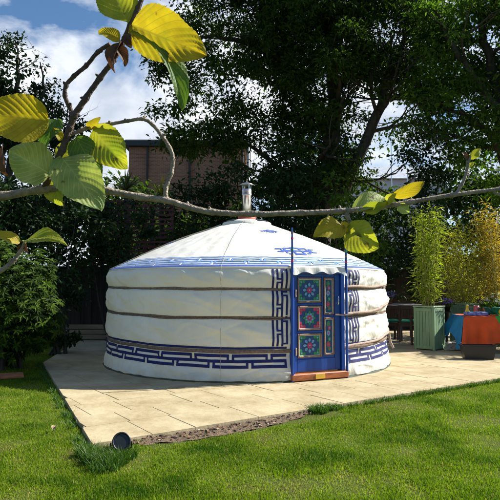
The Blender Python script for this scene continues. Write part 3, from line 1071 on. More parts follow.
def far_house():
    Y = 44.0
    a, b = dp(350, 168, Y), dp(402, 158, Y)
    e = empty('pale_house', (a.x, Y, 0), 'distant pale rendered house with a light slate roof seen between trunks', 'house')
    w = b.x - a.x + 7; h = dp(350, 178, Y).z; rt = dp(380, 156, Y).z
    cx = (b.x - a.x) / 2
    m = MB(); m.box((cx, 4, h / 2), (w, 8, h)); m.build('wall', M['whitewall'], e)
    x0, x1 = cx - w / 2 - .3, cx + w / 2 + .3
    m = MB(); m.prism([(x0, -.4, h - .1), (x0, 4, rt), (x0, 8.4, h - .1)], (x1 - x0, 0, 0)); m.build('roof', M['slateroof'], e)
    for fx in (-.3, 0, .3):
        wd = MB(); wd.box((cx + fx * w, -.02, h - 1.4), (1.3, .08, 1.2), bev=.02); f = wd.build('window', M['whiteplastic'], e)
        p = MB(); p.box((cx + fx * w - .3, -.07, h - 1.4), (.5, .02, 1.0)); p.box((cx + fx * w + .3, -.07, h - 1.4), (.5, .02, 1.0)); p.build('pane', M['crownglass'], f)
far_house()
def scaffold(px, Y, top, n):
    b = dp(px, 200, Y)
    zt = dp(px, top, Y).z
    m = MB()
    for k in range(n):
        m.tube([(b.x + k * 1.1, Y, 0), (b.x + k * 1.1, Y, zt - 2.6 * (k % 2))], .03, 8)
    for z in np.arange(2.4, zt - 2.7, 2.3):
        m.tube([(b.x - .4, Y + .06, z), (b.x + (n - 1) * 1.1 + .4, Y + .06, z)], .025, 6)
    return m.build('scaffold', M['steel'])
tag(scaffold(392, 38, 136, 2), 'thin metal scaffold poles rising before the distant pale roof', 'scaffold')
pm = MB(); b = dp(248.5, 200, 29); pm.tube([(b.x, 29, 0), (b.x, 29, dp(0, 134, 29).z)], .06, 10); pm.tube([(b.x - .1, 29, dp(0, 139, 29).z), (b.x + .5, 29, dp(0, 139, 29).z)], .03, 8)
tag(pm.build('pole', M['whiteplastic']), 'slim white pole beside the right end of the brick building', 'pole')

def fence(x0, y0, x1, y1, h, label, board=.14):
    a, b = Vector((x0, y0, 0)), Vector((x1, y1, 0))
    d = (b - a); L_ = d.length; d.normalize(); an = math.atan2(d.y, d.x)
    e = empty('wooden_fence', a, label, 'fence', rz=an)
    n = int(round(L_ / 1.83)); w = L_ / n
    rnd = random.Random(int(x0 * 10))
    for i in range(n):
        m = MB(); x = i * w + .06
        while x < (i + 1) * w - .06:
            bw = min(board, (i + 1) * w - .06 - x)
            m.box((x + bw / 2, rnd.choice((-.010, .010)) + rnd.uniform(-.003, .003), h / 2 + rnd.uniform(-.01, .01)), (bw + .016, .014, h - .06), 0, Matrix.Rotation(rnd.uniform(-.006, .006), 3, 'Y')); x += bw
        for z in (.35, h * .55, h - .25): m.box((i * w + w / 2, .035, z), (w - .1, .04, .08))
        m.build('panel', M['fencewood'], e)
    for i in range(n + 1):
        m = MB(); m.box((i * w, .01, h / 2 + .04), (.09, .09, h + .08), bev=.01); m.build('post', M['fencewood'], e)
fence(-9.5, 14.6, 1.7, 14.9, 1.95, 'dark brown close boarded wooden fence behind the left side of the yurt')
fence(1.9, 17.2, 14.0, 18.5, 1.95, 'dark boarded wooden fence in the shade behind the garden table')
def trellis():
    a, b = dp(92, 230, 15.3), dp(172, 200, 15.3)
    e = empty('trellis', (a.x, 15.3, 0), 'red brown slatted screen showing through dark foliage above the left fence', 'trellis')
    w = b.x - a.x
    zt = b.z
    for i in range(4):
        m = MB(); m.box((w * i / 3, .03, zt / 2), (.07, .05, zt)); m.build('post', M['redlath'], e)
    z = 2.1; k = 0; m = MB()
    while z < zt:
        m.box((w / 2, -.012 , z), (w + .1, .02, .055)); z += .125
    m.build('slats', M['redlath'], e)
trellis()
sl = MB(); p0 = gp(100, 343)
for i in range(3):
    sl.box((p0.x + .1, p0.y + .35, PZ + .075 + i * .125), (2.1, .11, .115), 0, Matrix.Rotation(.01 * (i - 1), 3, 'Z'), .012)
tag(sl.build('timber_edging', M['sleeper']), 'low stacked timber edging on the paving before the dark fence', 'timber edging')

# ------------------------------------------------------------------ trees and shrubs
def tree(name, label, cat, base, paths, lobes, m, per_m3=2.2, per=60, csize=.55, ln=.17, wd=.085, seed=1, group=None, twig_ln=1.4):
    e = empty(name, base, label, cat, group)
    B = Vector(base)
    rnd = random.Random(seed)
    mb = MB(); tips = []
    for (pts, rad) in paths:
        # smooth the limb and let it wander a little
        pp, rr = [], []
        for i in range(len(pts) - 1):
            for k in range(4):
                t = k / 4
                q_ = pts[i].lerp(pts[i + 1], t)
                pp.append(q_ - B + Vector((rnd.gauss(0, .03), rnd.gauss(0, .05), 0)) * (0 if i == 0 and k == 0 else 1)); rr.append(rad[i] * (1 - t) + rad[i + 1] * t)
        pp.append(pts[-1] - B); rr.append(rad[-1])
        mb.tube(pp, rr, 10, 0, caps=False)
        for i in range(3, len(pp), 2):
            d = Vector((rnd.gauss(0, 1), rnd.gauss(0, 1), .3)).normalized()
            grow(mb, pp[i], d, rr[i] * .42, twig_ln, 2, tips, rnd)
    mb.build('trunk', M['bark'], e)
    cs = clumps(lobes, per_m3, csize) - np.array(B)[None]
    if tips:
        tp = np.array([tuple(t) for t in tips])
        keep = rng.random(len(tp)) < .22
        tp = tp[keep]
        # only keep leaf clumps of twigs that end inside a lobe
        ok = np.zeros(len(tp), bool)
        for (c, r, d) in lobes:
            q_ = (tp + np.array(B)[None] - np.array(c)[None]) / np.array(r)[None]
            ok |= (q_ ** 2).sum(1) < 1.35
        cs = np.concatenate([cs, tp[ok]])
    foliage('crown', m, cs, per, csize, ln, wd, e)
    return e

def P_(l, Y): return [dp(x, y, Y) for x, y in l]
def onground(px, Y): p = dp(px, 250, Y); return Vector((p.x, Y, 0))

# big tree behind the yurt
Yt = 18.0
b0 = onground(322, Yt)
paths = [
    ([b0] + P_([(321, 250), (323, 200), (331, 150), (336, 95), (330, 40), (322, -20), (318, -70)], Yt), [.34, .29, .26, .24, .21, .17, .12, .06]),
    (P_([(331, 150), (318, 110), (290, 70), (255, 45), (215, 35), (180, 40)], Yt) , [.17, .15, .12, .09, .06, .03]),
    (P_([(323, 205), (345, 190), (366, 140), (380, 105), (392, 75), (404, 40), (415, 0)], Yt - .4), [.20, .19, .17, .155, .12, .09, .05]),
    (P_([(378, 112), (388, 99), (402, 95), (416, 99), (426, 110), (433, 124)], Yt - .6), [.11, .105, .10, .10, .085, .06]),
    (P_([(336, 95), (352, 60), (366, 20), (372, -30)], Yt + .5), [.15, .12, .09, .05]),
    (P_([(321, 230), (296, 190), (270, 160), (240, 140)], Yt + .3), [.14, .11, .08, .04]),
]
lobes = [px_ell(190, 55, Yt, 48, 50, 1.6, .6), px_ell(158, 28, Yt, 26, 26, .9, .35), px_ell(168, 98, Yt + .3, 32, 28, 1.0, 1.0), px_ell(160, 66, Yt + .6, 24, 26, .9, .8), px_ell(195, 92, Yt + .9, 30, 24, .8, .9), px_ell(222, 118, Yt, 30, 26, 1.1, .5),
         px_ell(262, 55, Yt, 60, 66, 2.2, .85), px_ell(266, 138, Yt, 34, 30, 1.2, .7), px_ell(322, 35, Yt, 66, 58, 2.4, .85), px_ell(312, 118, Yt, 44, 50, 1.8, .9),
         px_ell(352, 140, Yt - .5, 22, 50, 1.2, .9), px_ell(385, 25, Yt, 46, 42, 1.8, .9), px_ell(300, 182, Yt, 44, 30, 1.4, .8), px_ell(392, 78, Yt - .5, 22, 18, .8, .6),
         px_ell(240, -10, Yt, 90, 60, 2.4, .8), px_ell(340, -40, Yt, 90, 60, 2.4, .8), px_ell(330, 80, Yt - 1.2, 50, 60, 1.0, .8), px_ell(398, 135, Yt + .6, 16, 16, .5, .3), px_ell(205, 140, Yt - .3, 34, 24, 1.0, .75), px_ell(232, 120, Yt, 26, 36, 1.0, .8), px_ell(190, 138, Yt - .6, 44, 16, .9, 1.1), px_ell(226, 142, Yt - .6, 24, 20, .9, 1.0), px_ell(412, 60, Yt, 26, 40, 1.2, .9), px_ell(425, 15, Yt + .8, 40, 40, 1.2, .9), px_ell(350, 172, Yt - .6, 20, 24, .8, .8), px_ell(178, 132, Yt - .3, 22, 14, .7, .45), px_ell(236, 152, Yt - .3, 16, 18, .6, .6), px_ell(420, -10, Yt, 50, 50, 1.6, .9), px_ell(372, 60, Yt + .5, 30, 30, 1, .8)]
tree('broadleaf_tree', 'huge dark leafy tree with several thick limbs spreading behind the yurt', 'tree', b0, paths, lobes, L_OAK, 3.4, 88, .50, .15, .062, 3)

# right hand tree with brighter leaves
Yr = 15.8
b1 = onground(512, Yr)
paths = [([b1] + P_([(512, 240), (508, 170), (498, 100), (485, 40), (478, -30)], Yr), [.24, .21, .19, .16, .12, .06]),
         (P_([(506, 160), (485, 130), (462, 112), (440, 108)], Yr), [.11, .09, .06, .03]),
         (P_([(500, 110), (470, 70), (448, 40), (436, 10)], Yr - .5), [.11, .09, .07, .03]),
         (P_([(500, 110), (525, 60), (545, 20)], Yr), [.12, .09, .05])]
lobes = [px_ell(455, 70, Yr, 40, 52, 1.5, .75), px_ell(490, 125, Yr, 46, 46, 1.6, .8), px_ell(470, 10, Yr, 60, 40, 1.8, .8), px_ell(520, 60, Yr, 50, 60, 1.8, .9),
         px_ell(528, 170, Yr, 50, 60, 1.8, .9), px_ell(440, 110, Yr - .6, 24, 22, .8, .9), px_ell(412, 128, Yr + .5, 16, 12, .5, .6), px_ell(450, 90, Yr + .8, 36, 36, .9, .9), px_ell(425, 85, Yr + 1.2, 26, 26, .8, .8), px_ell(428, 50, Yr - .6, 14, 22, .6, .6), px_ell(560, 10, Yr, 60, 70, 2.0, .9)]
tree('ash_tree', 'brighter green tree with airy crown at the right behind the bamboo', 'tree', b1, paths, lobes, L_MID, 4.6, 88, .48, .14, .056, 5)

# left tree with loose crown against the sky
Yl = 16.5
b2 = onground(2, Yl)
paths = [([b2] + P_([(3, 260), (8, 190), (14, 130), (18, 80), (15, 40)], Yl), [.17, .14, .12, .09, .06, .02]),
         (P_([(10, 170), (30, 130), (44, 90), (40, 62)], Yl), [.07, .055, .04, .015]),
         (P_([(10, 180), (42, 150), (62, 128), (78, 118)], Yl), [.06, .045, .03, .012]),
         (P_([(12, 140), (-10, 90), (-15, 40)], Yl), [.07, .05, .02])]
lobes = [px_ell(14, 145, Yl, 38, 40, 1.3, .85), px_ell(48, 160, Yl, 26, 34, 1.0, .75), px_ell(12, 85, Yl, 20, 34, .8, .5), px_ell(44, 95, Yl, 12, 28, .5, .5),
         px_ell(64, 120, Yl, 14, 10, .5, .6), px_ell(16, 42, Yl, 14, 12, .5, .5), px_ell(-30, 90, Yl, 40, 60, 1.3, .7), px_ell(20, 200, Yl, 60, 34, 1.3, .9)]
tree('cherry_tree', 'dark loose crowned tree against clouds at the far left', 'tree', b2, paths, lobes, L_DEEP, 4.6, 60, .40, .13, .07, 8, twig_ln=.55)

def shrub(name, label, base, lobes, m, per_m3=5, per=60, csize=.35, ln=.13, wd=.06, cat='shrub', nst=6, group=None):
    e = empty(name, base, label, cat, group)
    B = Vector(base); rnd = random.Random(len(label))
    mb = MB()
    for k in range(nst):
        c, r, d = rnd.choice(lobes)
        tgt = Vector(c) - B + Vector((rnd.uniform(-.5, .5) * r[0], rnd.uniform(-.5, .5) * r[1], rnd.uniform(-.2, .6) * r[2]))
        s = Vector((rnd.uniform(-.2, .2), rnd.uniform(-.15, .15), 0))
        mb.tube([s, s.lerp(tgt, .4) + Vector((rnd.uniform(-.1, .1), 0, .15)), tgt], [.035, .024, .008], 6, caps=False)
    mb.build('stem', M['bark'], e)
    foliage('foliage', m, clumps(lobes, per_m3, csize) - np.array(B)[None], per, csize, ln, wd, e)
    return e

shrub('evergreen_tree', 'dense dark conical evergreen standing between the big tree and the bamboo', onground(424, 16.6),
      [px_ell(424, 165, 16.6, 30, 42, .9), px_ell(432, 215, 16.6, 40, 50, 1.1), px_ell(418, 262, 16.6, 40, 45, 1.1), px_ell(440, 140, 16.6, 22, 26, .7)], L_DEEP, 7, 64, .36, .13, .055, 'tree')
shrub('laurel_shrub', 'dark green laurel behind the yurt left of its flue', onground(208, 15.9),
      [px_ell(205, 192, 15.9, 32, 30, .8), px_ell(228, 188, 15.9, 26, 24, .7), px_ell(215, 240, 15.9, 40, 50, .9), px_ell(182, 222, 15.9, 26, 34, .8), px_ell(196, 280, 15.9, 40, 40, .8)], L_DEEP, 7, 60, .34, .14, .06)
shrub('laurel_shrub', 'tall dark shrub behind the yurt right of its flue', onground(278, 15.9),
      [px_ell(268, 192, 15.9, 38, 44, .9), px_ell(300, 180, 15.9, 30, 36, .8), px_ell(300, 225, 15.9, 34, 40, .9), px_ell(250, 245, 15.9, 40, 50, .9), px_ell(290, 270, 15.9, 50, 40, .8)], L_DEEP, 7, 60, .34, .14, .06)
shrub('elder_shrub', 'leafy mid green shrub behind the right edge of the yurt roof', onground(352, 15.4),
      [px_ell(345, 225, 15.4, 28, 34, .8, .9), px_ell(372, 256, 15.4, 20, 26, .6), px_ell(330, 200, 15.6, 26, 26, .7, .8), px_ell(350, 280, 15.4, 40, 34, .7)], L_MID, 6, 50, .32, .13, .06)
shrub('ivy_bush', 'dark ivy mass hanging over the boarded fence left of the yurt', onground(112, 14.15),
      [px_ell(122, 245, 14.15, 32, 22, .4), px_ell(92, 238, 14.15, 26, 26, .4, .8), px_ell(146, 228, 14.4, 22, 20, .4, .6), px_ell(100, 262, 14.15, 22, 18, .35, .7), px_ell(96, 212, 14.6, 26, 22, .5, .9), px_ell(126, 216, 14.6, 26, 18, .5, .6)], L_DEEP, 16, 60, .26, .11, .06)
shrub('privet_shrub', 'tall dark bushy shrub beneath the loose crowned tree at left', onground(52, 13.4),
      [px_ell(52, 215, 13.4, 34, 36, .7), px_ell(30, 240, 13.4, 40, 40, .8), px_ell(84, 215, 13.6, 24, 34, .6), px_ell(64, 262, 13.4, 26, 34, .6), px_ell(70, 305, 13.4, 22, 36, .5), px_ell(-20, 230, 13.4, 50, 60, .9), px_ell(20, 195, 13.6, 40, 26, .7)], L_DEEP, 9, 64, .32, .12, .06)

shrub('shade_laurel', 'tall dense laurel just outside the right side of the garden view', Vector((8.4, 12.35, 0)),  # stands out of view, added so its shadow falls on the right-hand paving
      [((8.4, 12.35, 2.2), (1.0, .75, 1.9), 1.0), ((8.2, 12.2, 3.4), (.75, .6, .9), 1.0), ((8.9, 12.6, 1.2), (.9, .7, 1.2), 1.0)], L_DEEP, 9, 60, .34, .14, .06, 'tree')
def far_wood():
    lob = []
    for (x, y, rx, rz) in ((-60, 250, 70, 70), (120, 262, 60, 40), (280, 240, 50, 60), (345, 250, 50, 55), (405, 262, 40, 50), (470, 250, 60, 70), (540, 240, 70, 90), (330, 205, 26, 26), (470, 190, 40, 40), (62, 208, 46, 42), (120, 232, 60, 34), (10, 230, 60, 50), (376, 204, 34, 30), (350, 180, 16, 30), (215, 235, 60, 30), (95, 196, 40, 24), (140, 202, 30, 18), (108, 214, 26, 18), (85, 250, 44, 30), (160, 240, 40, 26)):
        lob.append(px_ell(x, y, 25.0, rx, rz, 1.6))
    cs = clumps(lob, 1.1, .8)
    o = foliage('distant_foliage', L_OAK, cs, 60, .85, .26, .14, None)
    tag(o, 'mass of dark distant foliage filling the gaps behind the garden', 'foliage', kind='stuff')
far_wood()

# rosette leaved shrub at the left
def rosette_shrub(name, label, base, lobes, m, nros, lf, ln, wd):
    e = empty(name, base, label, 'shrub')
    B = np.array(base)
    pts, outs = [], []
    tot = sum(r[0] * r[2] for c, r, d in lobes)
    for (c, r, d) in lobes:
        n = int(nros * r[0] * r[2] / tot)
        u = unit(n) * (.55 + .5 * rng.random((n, 1)))
        pts.append(np.array(c) + u * np.array(r)); outs.append(u)
    pts = np.concatenate(pts); outs = np.concatenate(outs)
    k = pts[:, 2] > .08
    pts, outs = pts[k], outs[k]
    n = len(pts)
    A = outs * .8 + np.array([0.1, -.2, .75]); A /= np.linalg.norm(A, axis=1, keepdims=True)
    ref = unit(n); X = np.cross(A, ref); X /= np.linalg.norm(X, axis=1, keepdims=True); Y = np.cross(A, X)
    Ps, Ds, Ns, Ts = [], [], [], []
    tn = rng.random(n)
    for j in range(lf):
        w = 2 * PI * j / lf + .3 * rng.random(n)
        D = X * np.cos(w)[:, None] + Y * np.sin(w)[:, None] + A * (.1 + .3 * rng.random(n))[:, None]
        D[:, 2] -= .25
        Ps.append(pts); Ds.append(D); Ns.append(A); Ts.append(np.clip(tn * .6 + .4 * rng.random(n), 0, 1) ** 2)
    Ps, Ds, Ns, Ts = map(np.concatenate, (Ps, Ds, Ns, Ts))
    s = .7 + .6 * rng.random(len(Ps))
    v, f, t = leaf_mesh(Ps - B, Ns, Ds, ln * s, wd * s, .3)
    mesh_np('foliage', v, f, t, m, e, attrs={'tint': np.repeat(Ts, 4)})
    mb = MB(); rnd = random.Random(2)
    for q_ in range(14):
        c = Vector(pts[rnd.randrange(n)]) - Vector(base); s0 = Vector((rnd.uniform(-.3, .3), rnd.uniform(-.3, .3), 0))
        mb.tube([s0, s0.lerp(c, .5) + Vector((0, 0, .1)), c], [.03, .02, .008], 6, caps=False)
    mb.build('stem', M['bark'], e)
    return e
Yf = 9.6
rosette_shrub('fatsia_shrub', 'glossy fresh green rosette leaved shrub at the left edge of the lawn', onground(8, Yf),
              [px_ell(14, 292, Yf, 38, 40, .75), px_ell(-24, 270, Yf, 40, 50, .8), px_ell(30, 318, Yf - .1, 34, 32, .6), px_ell(-10, 330, Yf, 50, 34, .7), px_ell(38, 275, Yf + .3, 18, 26, .4)], L_SHRUB, 2600, 6, .105, .038)
shrub('box_shrub', 'low dark shrub at the shaded back corner of the paving', onground(60, 11.4),
      [px_ell(56, 326, 11.4, 20, 22, .45), px_ell(70, 340, 11.6, 10, 12, .3)], L_DEEP, 26, 60, .2, .09, .045)

def spiky(name, label, base, head, n, ln, wd, m, up=.3, trunk=True):
    e = empty(name, base, label, 'plant')
    hd = np.array(head) - np.array(base)
    vs, fl, tt, tn = [], [], [], []
    for i in range(n):
        d = unit(1)[0]; d[2] = abs(d[2]) * .9 + up - .3 * rng.random(); d /= np.linalg.norm(d)
        side = np.cross(d, [0, 0, 1]); side /= max(1e-6, np.linalg.norm(side))
        l = ln * (.6 + .5 * rng.random()); w = wd * (.7 + .5 * rng.random())
        b = len(vs) ; ns = 5; tv = rng.random()
        for k in range(ns + 1):
            t = k / ns
            p = hd + d * l * t + np.array([0, 0, -1]) * l * .32 * t * t
            ww = w * (.5 + .8 * t if t < .3 else (1 - t) / .7 * .74 + .02)
            vs.append(p - side * ww / 2); vs.append(p + side * ww / 2); tn += [tv, tv]
        for k in range(ns):
            fl += [b + 2 * k, b + 2 * k + 1, b + 2 * k + 3, b + 2 * k + 2]; tt.append(4)
    mesh_np('foliage', vs, fl, tt, m, e, attrs={'tint': tn})
    if trunk:
        MB().tube([(0, 0, 0), (hd[0] * .5 + .05, hd[1] * .5, hd[2] * .5), tuple(hd)], [.09, .08, .07], 10).build('trunk', M['bark'], e)
spiky('cordyline', 'dark spiky leaved palm lily above the left fence before the brick building', onground(128, 16.4), dp(126, 190, 16.4), 110, 1.05, .05, L_SPIKE)
spiky('cordyline', 'darker spiky leaved palm lily close behind the left slope of the yurt roof', onground(150, 16.9), dp(152, 215, 16.9), 90, .9, .05, L_SPIKE)
spiky('phormium', 'yellowish strap leaved plant rising over the left fence by the brick building', onground(163, 16.0), dp(161, 198, 16.0), 16, 1.1, .09, L_YSPIKE, up=.9, trunk=True)

# ------------------------------------------------------------------ planters and bamboo
def planter(label, corner, s, h, rz, group=None):
    """square slatted planter; origin at its centre"""
    e = empty('planter', corner, label, 'planter', group, rz)
    rnd = random.Random(3)
    for k in range(4):
        a = k * PI / 2
        m = MB(); n = 5; w = (s - .10) / n
        for i in range(n):
            c = rotz(a) @ Vector((-s / 2 + .05 + w * (i + .5), -s / 2 + .022, h * .5))
            m.box(c, (w - .006, .02, h - .06), 0, rotz(a), .003)
        for z in (.06, h - .05):
            c = rotz(a) @ Vector((0, -s / 2 + .006, z)); m.box(c, (s - .108, .014, .07), 0, rotz(a), .003)
        m.build('side_panel', M['planter'], e)
    for sx in (-1, 1):
        for sy in (-1, 1):
            m = MB(); m.box((sx * (s / 2 - .025), sy * (s / 2 - .025), h / 2), (.055, .055, h), 0, None, .006); m.build('corner_post', M['planter'], e)
    m = MB()
    for k in range(4):
        a = k * PI / 2
        m.box(rotz(a) @ Vector((0, -s / 2 + .02, h + .0165)), (s + .04 if k % 2 == 0 else s - .042, .06, .03), 0, rotz(a), .005)
    m.build('rim', M['planterlight'], e)
    m = MB(); m.box((0, 0, h - .09), (s - .09, s - .09, .06)); m.build('soil', M['soil'], e)
    return e

def bamboo(label, base, top, spread, nculm, m, per=120, seed=1, lw=.017, ll=.15):
    e = empty('bamboo', base, label, 'bamboo')
    rnd = random.Random(seed)
    mb = MB(); P, D, T = [], [], []
    hgt = top - base.z
    for k in range(nculm):
        a = rnd.uniform(0, 6.28); r0 = rnd.uniform(.01, .14)
        hh = hgt * rnd.uniform(.62, 1.0) if k else hgt
        s0 = Vector((r0 * math.cos(a), r0 * math.sin(a), 0))
        s1 = s0 * 1.4 + Vector((rnd.gauss(0, spread * .38), rnd.gauss(0, spread * .38), hh))
        bend = Vector((rnd.gauss(0, spread * .15), rnd.gauss(0, spread * .15), 0))
        pts = [s0.lerp(s1, t) + bend * 4 * t * (1 - t) for t in np.linspace(0, 1, 8)]
        mb.tube(pts, [.009, .009, .008, .008, .007, .006, .004, .002], 5, caps=False)
        tn = rnd.random()
        for j in range(per):
            t = rnd.uniform(.06, 1) ** .85
            i = min(6, int(t * 7)); q_ = pts[i].lerp(pts[i + 1], t * 7 - i)
            b = rnd.uniform(0, 6.28); rr = spread * rnd.uniform(.02, .5) * (1.05 - .75 * t) * (.5 + .5 * min(1, t * 4))
            q_ = q_ + Vector((rr * math.cos(b), rr * math.sin(b), rnd.uniform(-.06, .06)))
            d = Vector((math.cos(b) + rnd.gauss(0, .5), math.sin(b) + rnd.gauss(0, .5), rnd.gauss(-.15, .5)))
            P.append(tuple(q_)); D.append(tuple(d)); T.append(min(1, max(0, .4 * tn + .6 * rnd.random())))
    mb.build('culm', M['culm'], e)
    n = len(P)
    Nn = unit(n) * .6; Nn[:, 2] += .7
    k = .6 + .7 * rng.random(n)
    v, f, t = leaf_mesh(P, Nn, D, ll * k, lw * 1.6 * k, .2)
    mesh_np('foliage', v, f, t, m, e, attrs={'tint': np.repeat(T, 4)})
    return e
pc = gp(433.5, 351, PZ)
p1 = Vector((pc.x + .03, pc.y + .33, PZ))
HP = .90
planter('tall square sage green slatted planter holding the greenest bamboo', p1, .47, HP, R(44))
bamboo('fresh green bamboo growing in the front green planter', p1 + Vector((0, 0, HP - .06)), 3.14, .44, 13, L_BAM1, 190, 1, .014, .12)
p2 = Vector((onground(465, 13.3).x, 13.3, PZ))
planter('square green planter behind the cloth covered table under olive bamboo', p2, .55, .92, R(20))
bamboo('olive green bamboo in the planter behind the covered table', p2 + Vector((-.06, 0, .86)), 3.05, .80, 18, L_BAM2, 190, 2, .014, .12)
p3 = Vector((onground(498, 13.0).x, 13.0, PZ))
planter('square green planter under amber bamboo at the right edge', p3, .55, .92, R(30))
bamboo('amber yellow bamboo at the right edge beyond the covered table', p3 + Vector((-.12, 0, .86)), 3.40, .62, 15, L_BAM3, 190, 4, .014, .12)

# ------------------------------------------------------------------ garden table and chairs
def table(loc, L_, W_, h, label):
    e = empty('garden_table', loc, label, 'table', rz=R(4))
    m = MB()
    n = 6; w = W_ / n
    for i in range(n): m.box((0, -W_ / 2 + w * (i + .5), h - .016), (L_, w - .008, .032), 0, None, .004)
    m.build('tabletop', M['greytop'], e)
    for sx in (-1, 1):
        for sy in (-1, 1):
            m = MB(); m.box((sx * (L_ / 2 - .1), sy * (W_ / 2 - .1), (h - .034) / 2), (.07, .07, h - .034), 0, None, .006); m.build('leg', M['darkwood'], e)
    m = MB()
    for sy in (-1, 1): m.box((0, sy * (W_ / 2 - .1), h - .08), (L_ - .28, .025, .09))
    for sx in (-1, 1): m.box((sx * (L_ / 2 - .1), 0, h - .08), (.025, W_ - .28, .09))
    m.build('apron', M['darkwood'], e)
TBL = Vector((3.62, 14.9, PZ)); TH = .88
table(TBL, 1.75, .85, TH, 'wooden garden table with weathered top half hidden behind the yurt')
def chair(loc, rz, label):
    e = empty('garden_chair', loc, label, 'chair', 'dark wooden garden chairs', rz)
    w, d, sh, bh = .48, .46, .45, .87
    m = MB()
    for i in range(5): m.box((0, -d / 2 + d * (i + .5) / 5, sh), (w, d / 5 - .012, .024), 0, None, .004)
    m.box((0, d / 2 - .02, sh - .045), (w - .1, .024, .06)); m.box((0, -d / 2 + .02, sh - .045), (w - .1, .024, .06))
    m.build('seat', M['darkwood'], e)
    for sx in (-1, 1):
        m = MB(); m.tube([(sx * (w / 2 - .024), -d / 2 - .03, 0), (sx * (w / 2 - .024), -d / 2 + .01, sh), (sx * (w / 2 - .024), -d / 2 - .07, bh)], .028, 4, sm=False); m.build('leg', M['darkwood'], e)
        m = MB(); m.box((sx * (w / 2 - .024), d / 2 - .024, (sh + .2) / 2), (.045, .045, sh + .2), 0, None, .005); m.build('leg', M['darkwood'], e)
        m = MB(); m.box((sx * (w / 2 - .024), .0, sh + .212), (.06, d + .04, .024), 0, None, .006); m.build('armrest', M['darkwood'], e)
    m = MB()
    m.box((0, -d / 2 - .065, bh - .035), (w, .028, .09), 0, Matrix.Rotation(R(8), 3, 'X'), .006)
    m.box((0, -d / 2 - .012, sh + .12), (w - .09, .022, .05), 0, Matrix.Rotation(R(8), 3, 'X'), .004)
    for i in range(6): m.box((-w / 2 + .075 + i * .066, -d / 2 - .035, sh + .28), (.034, .016, .30), 0, Matrix.Rotation(R(9), 3, 'X'), .003)
    m.build('backrest', M['darkwood'], e)
    return e
ch = [(gp(408, 341, PZ), R(-8), 'dark wooden garden chair with its back to the camera left of the front planter'),
      (Vector((3.50, 14.15, PZ)), R(6), 'dark wooden garden chair half hidden by the right edge of the yurt'),
      (Vector((4.02, 12.95, PZ)), R(35), 'dark wooden garden chair mostly hidden behind the front green planter')]
for i, (l, a, lb) in enumerate(ch):
    chair(l, a, lb)
    if i < 2:
        m = MB(); m.box((0, 0, .03), (.40, .38, .055), 0, None, .024)
        cu = m.build('seat_cushion', M['cushion'])
        cu.location = l + Vector((0, 0, .463)); cu.rotation_euler = (0, 0, a)
        tag(cu, 'bright green cushion on the chair left of the front planter' if i == 0 else 'bright green cushion on the chair beside the yurt edge', 'cushion', 'green seat cushions')

def flower_pot(loc, label, r, h, spread, n, stand=0.0, potmat='terracotta'):
    e = empty('flower_pot', loc, label, 'potted plant')
    m = MB()
    if stand:
        m.lathe([(.02, 0), (r * 1.1, 0), (r * 1.1, .03), (.03, .05), (.03, stand - .02), (r, stand - .02), (r, stand)], (0, 0, 0), 16)
        m.build('stand', M['black'], e)
    m = MB(); m.lathe([(0.01, stand), (r * .72, stand), (r, stand + h), (r * 1.08, stand + h), (r * 1.08, stand + h * .8), (r * .9, stand + h * .95), (0.01, stand + h * .9)], (0, 0, 0), 20)
    m.build('pot', M[potmat], e)
    c = np.array([[0, 0, stand + h + spread * .3]]) + unit(10) * spread * .5
    foliage('leaves', L_SHRUB, c, 14, spread * .5, .07, .025, e)
    c = np.array([[0, 0, stand + h + spread * .65]]) + unit(16) * np.array([[spread, spread, spread * .45]]) * .8
    foliage('flowers', M['purple'], c, 16, spread * .28, .035, .028, e)
tp = dp(389.5, 303, 14.75)
flower_pot(Vector((tp.x, 14.75, PZ + TH + .001)), 'terracotta pot of purple flowers on the garden table by the yurt', .085, .15, .17, 1)
tp = dp(446, 303, 12.75)
flower_pot(Vector((tp.x, 12.75, PZ)), 'pale lilac flowers on a dark stand between the two green planters', .10, .14, .15, 1, .78, 'black')

# ------------------------------------------------------------------ covered table at the right
cf = gp(465, 353.5, PZ)
CT = Vector((cf.x, cf.y, PZ)); CH = .74; CL, CW = 2.0, .95; CRZ = R(-6)
ct = empty('trestle_table', CT, 'trestle table under turquoise, orange and green cloth at right', 'table', rz=CRZ)
m = MB(); m.box((CL / 2, CW / 2, CH - .02), (CL, CW, .036), bev=.004); m.build('tabletop', M['darkwood'], ct)
for x in (.18, CL - .18):
    for y in (.12, CW - .12):
        m = MB(); m.tube([(x, y, 0), (x, y, CH - .04)], .022, 8); m.build('leg', M['black'], ct)
cl = empty('tablecloth', CT, 'turquoise, orange and green cloth draped over the trestle table at right', 'tablecloth', rz=CRZ)
def cloth_sheet(name, m, fn, nu, nv):
    vs, fs = [], []
    for i in range(nu + 1):
        for j in range(nv + 1): vs.append(fn(i / nu, j / nv))
    for i in range(nu):
        for j in range(nv):
            k = i * (nv + 1) + j; fs.append((k, k + nv + 1, k + nv + 2, k + 1))
    MB().add(vs, fs, 0, True).build(name, m, cl)
def front(x0t, x1t, x0b, x1b, drop):
    def fn(a, b):
        # b: 0 back of the top, .45 front edge, 1 hem
        if b <= .4:
            y = CW * (1 - b / .4); return Vector((x0t + (x1t - x0t) * a, y - .01 * (b / .4), CH + .008))
        s = (b - .4) / .6
        x = (x0t + (x1t - x0t) * a) * (1 - s) + (x0b + (x1b - x0b) * a) * s
        w = (.03 + .040 * math.sin(x * 13 + 1 + .8 * s) + .022 * math.sin(x * 29 + 2) + .012 * noise.noise(Vector((x * 7, s * 3, 1)))) * s ** .8
        dr = drop * (1 + .10 * math.sin(x * 5 + 2) + .03 * math.sin(x * 17))
        return Vector((x, -.016 - .02 * s - w, CH + .006 - dr * s - .012 * (1 - s) * (s > 0)))
    return fn
